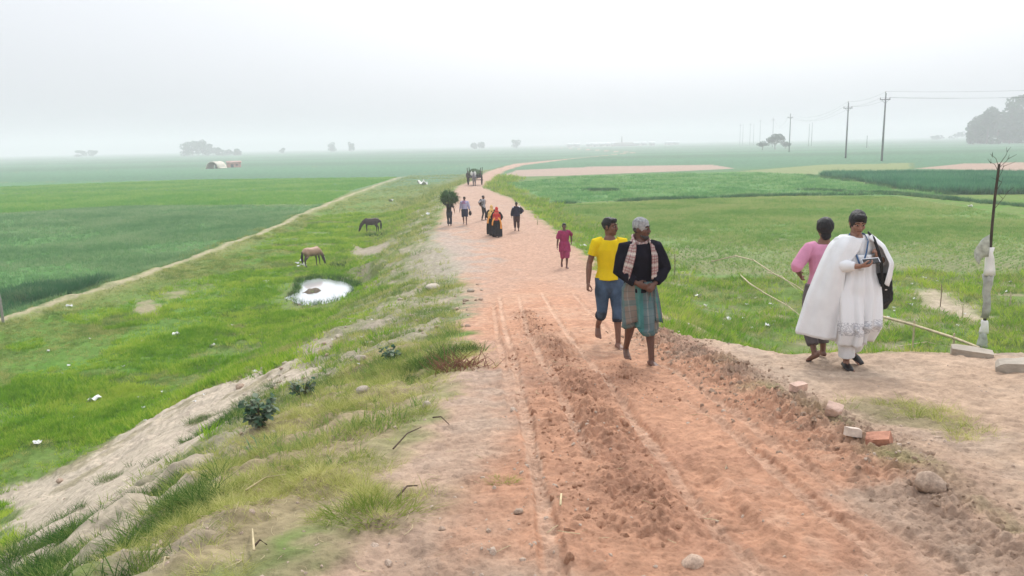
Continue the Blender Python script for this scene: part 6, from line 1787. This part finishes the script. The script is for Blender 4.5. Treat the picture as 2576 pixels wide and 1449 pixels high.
for a, L, z in ((.5, .22, 1.0), (2.4, .20, .99), (-.6, .16, .985), (1.3, .24, .93), (.2, .30, .80), (2.8, .16, .97), (.9, .22, .88)):
    b_ = Vector((lx(z * HT), 0, z * HT)); t = b_ + Vector((math.cos(a) * L * .6, .05 * math.sin(a * 3), L * .75)); B.tube([b_, b_.lerp(t, .55) + Vector((.02, 0, .015)), t], [.0032, .0026, .0014], n=5)
    for _ in range(2):
        q = b_.lerp(t, r_.uniform(.5, .9)); B.tube([q, q + Vector((r_.normal(0, .06), 0, .05))], [.0025, .0015], n=4)
B.plain('twigs', M_BARK, sap)
M_PLW = cloth('wrap_white', (.72, .70, .66), .06, .5); M_PLG = mat('wrap_grey', (.36, .36, .32), .5, .25, 14, .3, 40); M_NET = mat('net_grey', (.40, .42, .36), .6, .3, 16, .3, 40)
def wrap(name, r0, r1, rad0, rad1, m_, fold=.012, seed=0):
    z0, z1 = h(r0), h(r1); B = Blob(); n_ = 6
    B.tube([(lx(z0 + (z1 - z0) * t), 0, z0 + (z1 - z0) * t) for t in np.linspace(0, 1, n_)], [rad0 + (rad1 - rad0) * t for t in np.linspace(0, 1, n_)], n=12, round_=False)
    k_ = len(B.V); V = np.array(B.V); V[:, 0] += fold * fbm(V[:, 2] * 12 + V[:, 1] * 30, V[:, 0] * 30, 1, 2, seed); V[:, 1] += fold * fbm(V[:, 0] * 25, V[:, 2] * 14, 1, 2, seed + 5); B.V = [tuple(q) for q in V]
    return B.plain(name, m_, sap)
wrap('wrap', 692, 622, .062, .024, M_PLW, .014, 1)
wrap('wrap', 800, 690, .040, .050, M_PLG, .016, 2)
wrap('wrap', 838, 806, .044, .040, M_PLW, .012, 3)
wrap('wrap', 872, 836, .055, .044, M_NET, .014, 4)
z0, z1 = h(645), h(590); gr = []
for i in range(7):
    t = i / 6; gr.append([(lx(z1) - .02 - .16 * u_ * (0.6 + .4 * math.sin(t * 3.1)), -.02 * math.sin(u_ * 5 + t * 2), z1 + (z0 - z1) * t - .10 * u_ + .03 * math.sin(u_ * 3)) for u_ in np.linspace(0, 1, 8)])
sheet('plastic_flap', gr, M_NET, sap, .004)
# bare dead sapling ghosting behind it
# ---- cart on the road
g = at(1190, 468)
cart = empty('cart', g + Vector((.15, 2.1, 0)), R(-4)); tag(cart, 'loaded two-wheeled cart coming along the far road', 'cart')
M_WOOD = mat('cart_wood', (.045, .040, .035), .9, .3, 8); M_TYRE = mat('cart_tyre', (.02, .02, .02), .9, .2)
for sx in (1, -1):
    w_ = empty('w', (0, 0, 0)); bpy.data.objects.remove(w_)
    B = Blob(); ring = [(sx * .80, math.cos(a) * .56, .60 + math.sin(a) * .56) for a in np.linspace(0, 2 * np.pi, 21)]; B.tube(ring, [(.05, .035)] * 21, n=8, round_=False)
    wo = B.plain('wheel', M_TYRE, cart)
    for k_ in range(8):
        a = k_ * math.pi / 4; B = Blob(); B.tube([(sx * .80, 0, .60), (sx * .80, math.cos(a) * .54, .60 + math.sin(a) * .54)], [.022, .018], n=6); B.plain('spoke', M_WOOD, wo)
    B = Blob(); B.tube([(sx * .72, 0, .60), (sx * .90, 0, .60)], [.08, .07], n=10); B.plain('hub', M_WOOD, wo)
rbox('bed', (1.36, 2.0, .12), M_WOOD, cart, (0, .1, .92), bev=.02)
rbox('axle', (1.7, .08, .08), M_WOOD, cart, (0, 0, .60), bev=.01)
for sx in (1, -1):
    rbox('side_board', (.05, 2.0, .40), M_WOOD, cart, (sx * .70, .1, 1.18), bev=.01)
    for sy in (-.85, 1.05):
        B = Blob(); B.tube([(sx * .72, sy, .9), (sx * .78, sy, 2.0)], [.05, .04], n=7); B.plain('stake', M_WOOD, cart)
    B = Blob(); B.tube([(sx * .34, -.8, .90), (sx * .30, -1.6, .95), (sx * .27, -2.6, .92)], [.04, .035, .03], n=7); B.plain('shaft', M_WOOD, cart)
load = empty('fodder_load', cart.location + Vector((0, 0, .98)), R(-4)); tag(load, 'green fodder heaped on the cart', 'load')
B = Blob(); B.ell((-.15, .1, .35), (.58, .95, .52)); B.ell((.38, .2, .25), (.42, .85, .38)); B.ell((-.1, -.45, .25), (.5, .4, .35)); B.melt('load_body', M_FOD, load, .04, 2, .06, (5, 5), 8)
sprigs('stalks', load, (0, .1, .35), (.72, 1.0, .48), 700, M_FODL, .3, .035, 5)
for i, x_ in enumerate((-.33, .06)):
    sk = empty('sack', cart.location + Vector((x_, -.95, 1.22)), 0); B = Blob(); B.tube([(0, 0, .02), (0, 0, .12), (0, 0, .28), (0, 0, .36)], [(.12, .10), (.17, .13), (.15, .12), (.05, .05)]); B.melt('sack_body', M_PLW, sk, .02, 2, .01)
    Blob().tube([(0, 0, .36), (0, 0, .42)], [.03, .05], n=8).plain('tied_neck', M_PLW, sk)
    tag(sk, ['white sack on the front of the cart, nearer the wheel', 'white sack on the front of the cart, nearer the road middle'][i], 'sack')
pony('pony', 'grey pony harnessed before the loaded cart', g + Vector((.12, .55, 0)), R(-92), 1.30, coat_mat('grey_coat', (.17, .16, .18), (.05, .048, .05), .5), M_MANE, grazing=False, legs={1: (.0, .06), -1: (.08, -.06)}, vx=.025)
dr = Person('person', 'driver in dark clothes standing beside the cart\'s left wheel', 1.55, at(1178, 462), R(5), SKIN_D, .02)
dr.solve(); dr.body(); dr.hair(); dr.top(cloth('black_shirt', (.014, .013, .014)), sleeve=(1.6, 1.6), loose=.02, seed=50); dr.trousers(mat('black_trousers', (.012, .011, .013)), 1.9, .02, seed=51)
# brushwood or small puddled ruts on the far road
# ---- power poles
M_POLE = mat('pole_concrete', (.17, .18, .185), .9, .15, 3); M_STEEL = mat('crossarm_steel', (.12, .13, .14), .6, .1); M_INS = mat('insulator', (.20, .16, .14), .3, .1)
def power_pole(foot, top_, label, w_=1.0, group='power poles across the right fields', arm=True, loc=None, hh=None, rz=0.15):
    if loc is None: g, H_ = tall(foot, top_)
    else: g, H_ = loc, hh
    root = empty('power_pole', g, rz); tag(root, label, 'power pole', group)
    B = Blob(); B.tube([(0, 0, -.3), (0, 0, H_ * .5), (0, 0, H_)], [.22 * w_, .18 * w_, .13 * w_], n=10, round_=False); B.plain('pole', M_POLE, root)
    if arm:
        rbox('crossarm', (2.3, .14 * w_, .16 * w_), M_STEEL, root, (0, .16 * w_, H_ - 1.3), bev=.01)
        B = Blob()
        for sx in (1, -1): B.tube([(sx * .8, .1, H_ - 1.35), (0, .1, H_ - 2.1)], [.03, .03], n=6)
        B.plain('brace', M_STEEL, root)
        for x_ in (-1.05, 0, 1.05):
            z_ = H_ - 1.2 if x_ else H_
            B = Blob(); B.tube([(x_, .16 * w_, z_), (x_, .16 * w_, z_ + .12), (x_, .16 * w_, z_ + .3)], [.05, .085, .045], n=8); B.plain('insulator', M_INS, root)
    root['h'] = H_
    return root
pl = []
for f_, t_, lab in [((2218, 405), 234, 'tallest and nearest power pole, on the right'), ((2127, 398), 258, 'second nearest power pole, left of the tallest'), ((1985, 383), 287, 'power pole just right of the round hazy tree'), ((1943, 370), 297, 'power pole rising behind the round hazy tree'), ((1911, 366), 301, 'power pole just left of the round hazy tree'),
                    ((1886, 366), 310, 'right-hand pole of far pair left of the round tree'), ((1861, 366), 312, 'leftmost hazy power pole of the row')]:
    pl.append(power_pole(f_, t_, lab))
power_pole((1895, 366), 311, 'slim far pole close beside the far pair', arm=False); power_pole((1868, 366), 313, 'slim pole beside the leftmost hazy power pole', arm=False)
power_pole((2034, 368), 311, 'left one of two thin hazy poles in the open gap', arm=False); power_pole((2041, 368), 308, 'right one of two thin hazy poles in the open gap', arm=False); power_pole((2180, 372), 341, 'short faint pole between the two nearest power poles', arm=False)
first = pl[0].location; second = pl[1].location
off_p = first + (first - second) * 1.0 + Vector((55, -40, 0)); off_p.z = hz(off_p.x, off_p.y)
pl0 = power_pole(None, None, 'power pole just outside the right of the view', loc=off_p, hh=pl[0]['h'])
M_CABLE = mat('cable', (.06, .06, .065), .6, .1)
chain = [pl0] + pl[:5]
for i, (a, b_) in enumerate(zip(chain[:-1], chain[1:])):
    for x_ in (-1.05, 0, 1.05):
        def tip(o): 
            z_ = o['h'] - .9 if x_ else o['h'] + .3
            return o.location + Vector((math.cos(.15) * x_, math.sin(.15) * x_, z_))
        A_, B_ = tip(a), tip(b_); sag = .02 * (A_ - B_).length; pts = [A_.lerp(B_, t) - Vector((0, 0, sag * 4 * t * (1 - t))) for t in np.linspace(0, 1, 13)]
        Bb = Blob(); Bb.tube([q - A_ for q in pts], [.014] * 13, n=4, round_=False); o = Bb.plain('power_cable', M_CABLE, None); o.location = A_
        tag(o, 'thin sagging cable strung between the power poles', 'cable', 'cables between the power poles')

# ---- far trees
M_TREEL = leaf_mat('tree_leaf', [(.018, .060, .036), (.034, .095, .055), (.06, .125, .075)], .25, .3); M_TRUNK = mat('trunk', (.10, .085, .07), .9, .3, 3)
def far_tree(loc, H_, W_, label, group=None, n_=1500, seed=0, shape='round', leaf=.55, name='tree', low=.48):
    root = empty(name, loc); tag(root, label, 'tree', group); r_ = np.random.default_rng(seed)
    B = Blob(); th = H_ * (.30 if shape == 'round' else .45)
    B.tube([(0, 0, -.3), (r_.normal(0, .15), 0, th), (0, 0, H_ * .75)], [H_ * .022 + .06, H_ * .016 + .04, .04], n=8)
    cl = []
    for i in range(9 if shape == 'round' else 11):
        if shape == 'round':
            a = r_.uniform(0, 6.28); rr_ = W_ * .34 * math.sqrt(r_.uniform(0, 1)); c = np.array([math.cos(a) * rr_, math.sin(a) * rr_, H_ * r_.uniform(low, .82)]); s = np.array([W_ * .24, W_ * .24, H_ * .17]) * r_.uniform(.7, 1.15)
        else:
            z_ = H_ * r_.uniform(.04, .93); ww = W_ * .34 * (1.15 - z_ / H_); a = r_.uniform(0, 6.28); c = np.array([math.cos(a) * ww, math.sin(a) * ww, z_]); s = np.array([W_ * .30, W_ * .30, H_ * .11]) * r_.uniform(.7, 1.2)
        cl.append((c, s))
    for c, s in cl[:5]: B.tube([(0, 0, th * .8), tuple(np.array(c) * [.6, .6, .9])], [.06 + H_ * .006, .03], n=5)
    B.plain('trunk', M_TRUNK, root)
    V, F = [], []
    for i in range(n_):
        c, s = cl[i % len(cl)]; d = r_.normal(0, 1, 3); d /= np.linalg.norm(d); p_ = c + d * s * r_.uniform(.55, 1.05) ** .6
        u_ = r_.normal(0, 1, 3); u_ /= np.linalg.norm(u_); v_ = np.cross(u_, r_.normal(0, 1, 3)); v_ /= np.linalg.norm(v_); L = leaf * r_.uniform(.5, 1.2); k = len(V)
        V += [tuple(p_ - u_ * L / 2), tuple(p_ + v_ * L * .4), tuple(p_ + u_ * L / 2), tuple(p_ - v_ * L * .4)]; F.append((k, k + 1, k + 2, k + 3))
    me = mesh_np('crown', V, np.array(F)); link('crown', me, M_TREEL, root, smooth=False)
    return root
def far_at(px, dist):
    d = ray_dir(px, 380); x_ = d[0] / d[1] * dist; return Vector((x_, dist, float(h_smooth(x_, dist)) + EYE))
def H_for(loc, row):
    lo, hi = 0, 80
    for _ in range(40):
        m_ = (lo + hi) / 2
        if project(loc + Vector((0, 0, m_)))[1] > row: lo = m_
        else: hi = m_
    return lo
# the wood at the right: taller towards the frame's edge
WOOD = [(2446, 300, 9), (2462, 288, 9), (2480, 276, 9), (2490, 268, 7), (2506, 282, 10), (2522, 262, 10), (2537, 248, 9), (2550, 258, 10), (2566, 240, 10), (2584, 250, 11), (2600, 236, 11), (2625, 244, 12), (2655, 250, 12), (2453, 312, 8), (2472, 305, 8), (2515, 300, 9), (2545, 290, 9), (2575, 285, 9)]
for i, (px, row, w_) in enumerate(WOOD):
    loc = far_at(px, 500 + (i * 37) % 70); far_tree(loc, H_for(loc, row), w_ * 1.5, 'tall tree in the hazy wood at the far right', 'trees of the hazy wood', 2200, 400 + i, 'tall' if row < 290 else 'round', 1.5, low=.12)
loc = far_at(1950, 430); t_ = far_tree(loc, H_for(loc, 331), 50 / FPX * 430, 'round-crowned hazy tree among the power poles', None, 2200, 450, 'round', .6)
loc = far_at(1918, 430); far_tree(loc, H_for(loc, 352), 7, 'low hazy shrub left of the round tree', None, 700, 451, 'round', .6, name='shrub')
loc = far_at(1975, 432); far_tree(loc, H_for(loc, 356), 6, 'low hazy shrub right of the round tree', None, 600, 452, 'round', .6, name='shrub')
for i, (px, row, w_) in enumerate([(470, 353, 10), (484, 349, 11), (498, 352, 11), (510, 350, 11), (522, 358, 10), (536, 366, 9), (552, 370, 8), (575, 371, 7), (597, 374, 8)]):
    loc = far_at(px, 860 + (i * 23) % 60); far_tree(loc, H_for(loc, row), w_ * 1.45, 'tree of the faint clump beyond the left fields', 'faint tree clump on the left horizon', 1000, 460 + i, 'round', 1.6, low=.15)
for i, (px, row, w_, lab) in enumerate([(205, 378, 12, 'faint tree far left on the hazy horizon'), (232, 375, 10, 'faint tree right of the far left one'), (709, 371, 7, 'small faint tree right of the left clump'), (833, 357, 9, 'faint pale tree left of the two above the road'), (884, 354, 6, 'narrow faint tree left above the road'), (1195, 356, 9, 'faint low tree straight above the cart'), (1207, 355, 9, 'faint tree touching the one above the cart'), (1299, 347, 10, 'faint tree above the bend in the road'), (2405, 330, 14, 'faint tree left of the hazy wood'), (2355, 340, 14, 'faint low tree farther left of the hazy wood')]):
    loc = far_at(px, 1000); far_tree(loc, H_for(loc, row), w_ * 1.4, lab, None, 700, 480 + i, 'round', 1.5, low=.25)

# ---- sheds and far houses
M_THATCH = mat('thatch_pale', (.62, .56, .47), .95, .2, 3); M_INSHADE = mat('inside_shade', (.03, .032, .03), .95, .1); M_REDW = mat('red_wall', (.50, .26, .22), .9, .2, 2); M_TIN = mat('tin_roof', (.75, .76, .77), .45, .08, 2); M_WALLP = mat('pale_wall', (.55, .52, .48), .9, .1, 2)  # near-black colour stands in for the shade inside shed and huts
def vault(loc, w_, h_, l_, label):
    root = empty('field_shed', loc, R(-12)); tag(root, label, 'shed')
    A_ = np.linspace(0, np.pi, 15); G = [[(math.cos(a) * w_ / 2 * (1 + .02 * i), i * l_ / 5 - l_ / 2, math.sin(a) * h_ + .04 * math.sin(i * 2 + a * 3)) for a in A_] for i in range(6)]
    sheet('roof', G, M_THATCH, root, .18)
    rbox('back_wall', (w_ * .8, .1, h_ * .7), M_INSHADE, root, (0, l_ / 2 - .2, h_ * .35), bev=0)
    rbox('shaded_floor', (w_ * .8, l_ * .9, .06), M_INSHADE, root, (0, 0, .04), bev=0)  # dark sheet painted as the shade over the shed floor
    for sx in (1, -1): rbox('side_flap', (.9, l_ * .8, .10), M_THATCH, root, (sx * (w_ / 2 + .35), 0, .28), Euler((0, R(22 * sx), 0)).to_matrix(), bev=0)
    return root
g = at(544, 424); d = g.y; w_ = 38 / FPX * d
vault(g, w_ * .85, 17 / FPX * d, 5, 'pale arched shed with dark opening out in the left fields')
def house(loc, w_, l_, h_, roof, wall, roofm, label, rz=0, group=None, name='hut'):
    root = empty(name, loc, rz); tag(root, label, 'hut', group)
    rbox('wall', (w_, l_, h_), wall, root, (0, 0, h_ / 2), bev=0)
    V = [(-w_ * .56, -l_ * .56, h_ - .05), (w_ * .56, -l_ * .56, h_ - .05), (w_ * .56, l_ * .56, h_ - .05), (-w_ * .56, l_ * .56, h_ - .05), (-w_ * .56, 0, h_ + roof), (w_ * .56, 0, h_ + roof)]
    link('roof', mesh_np('roof', V, [np.array([(0, 1, 5, 4), (2, 3, 4, 5), (3, 2, 1, 0)]), np.array([(1, 2, 5), (3, 0, 4)])]), roofm, root, smooth=False)
    rbox('door', (w_ * .2, .08, h_ * .7), M_INSHADE, root, (-w_ * .1, -l_ / 2 - .03, h_ * .36), bev=0)
    rbox('window', (w_ * .14, .08, h_ * .25), M_INSHADE, root, (w_ * .25, -l_ / 2 - .03, h_ * .55), bev=0)
    return root
g = at(589, 421); d = g.y; house(g, 32 / FPX * d, 3.4, 11 / FPX * d, 5 / FPX * d, M_REDW, mat('red_roof', (.55, .34, .29), .9, .15, 2), 'small reddish hut next to the pale arched shed', R(14))
for i, (px, w_) in enumerate([(1434, 7), (1450, 9), (1483, 8), (1496, 9), (1513, 7), (1527, 9), (1545, 8), (1602, 8), (1618, 9), (1640, 8), (1682, 10), (1700, 8)]):
    loc = far_at(px, 1050 + (i * 31) % 90); house(loc, w_, 6, 3.0, 2.4, M_WALLP, M_TIN, 'tin-roofed hut in the far village on the horizon', R(i * 23 % 40 - 20), 'far village huts')
loc = far_at(1570, 1050); kl = empty('brick_kiln', loc); tag(kl, 'low grey kiln mound with a chimney on the horizon', 'kiln')
M_KILN = mat('kiln', (.30, .27, .25), .9, .15, 1)
B = Blob(); B.tube([(0, 0, -.5), (0, 0, 3.5), (0, 0, 5.0)], [(17, 9), (14, 7), (11, 5)], n=20, round_=False); B.plain('kiln_body', M_KILN, kl)
B = Blob(); B.tube([(-3, 0, 4), (-3, 0, 13)], [1.0, .7], n=12, round_=False); B.plain('chimney', M_KILN, kl)
# ================================================================== haze
hb = bmesh.new(); bmesh.ops.create_cube(hb, size=1.0)
hm = bpy.data.meshes.new('haze'); hb.to_mesh(hm); hb.free()
M_HAZE = bpy.data.materials.new('haze'); M_HAZE.use_nodes = True
n, l = M_HAZE.node_tree.nodes, M_HAZE.node_tree.links
n.remove(n['Principled BSDF'])
pv = n.new('ShaderNodeVolumePrincipled')
pv.inputs['Color'].default_value = (.945, .928, .970, 1); pv.inputs['Density'].default_value = 0.0013
pv.inputs['Anisotropy'].default_value = 0.0
l.new(pv.outputs[0], n['Material Output'].inputs['Volume'])
hazeo = link('haze', hm, M_HAZE, smooth=False)
hazeo.scale = (5600, 5600, 42); hazeo.location = (0, 0, 42 / 2 - 1.6)
tag(hazeo, kind='stuff')

bpy.data.scenes.remove(_tmp_scene)
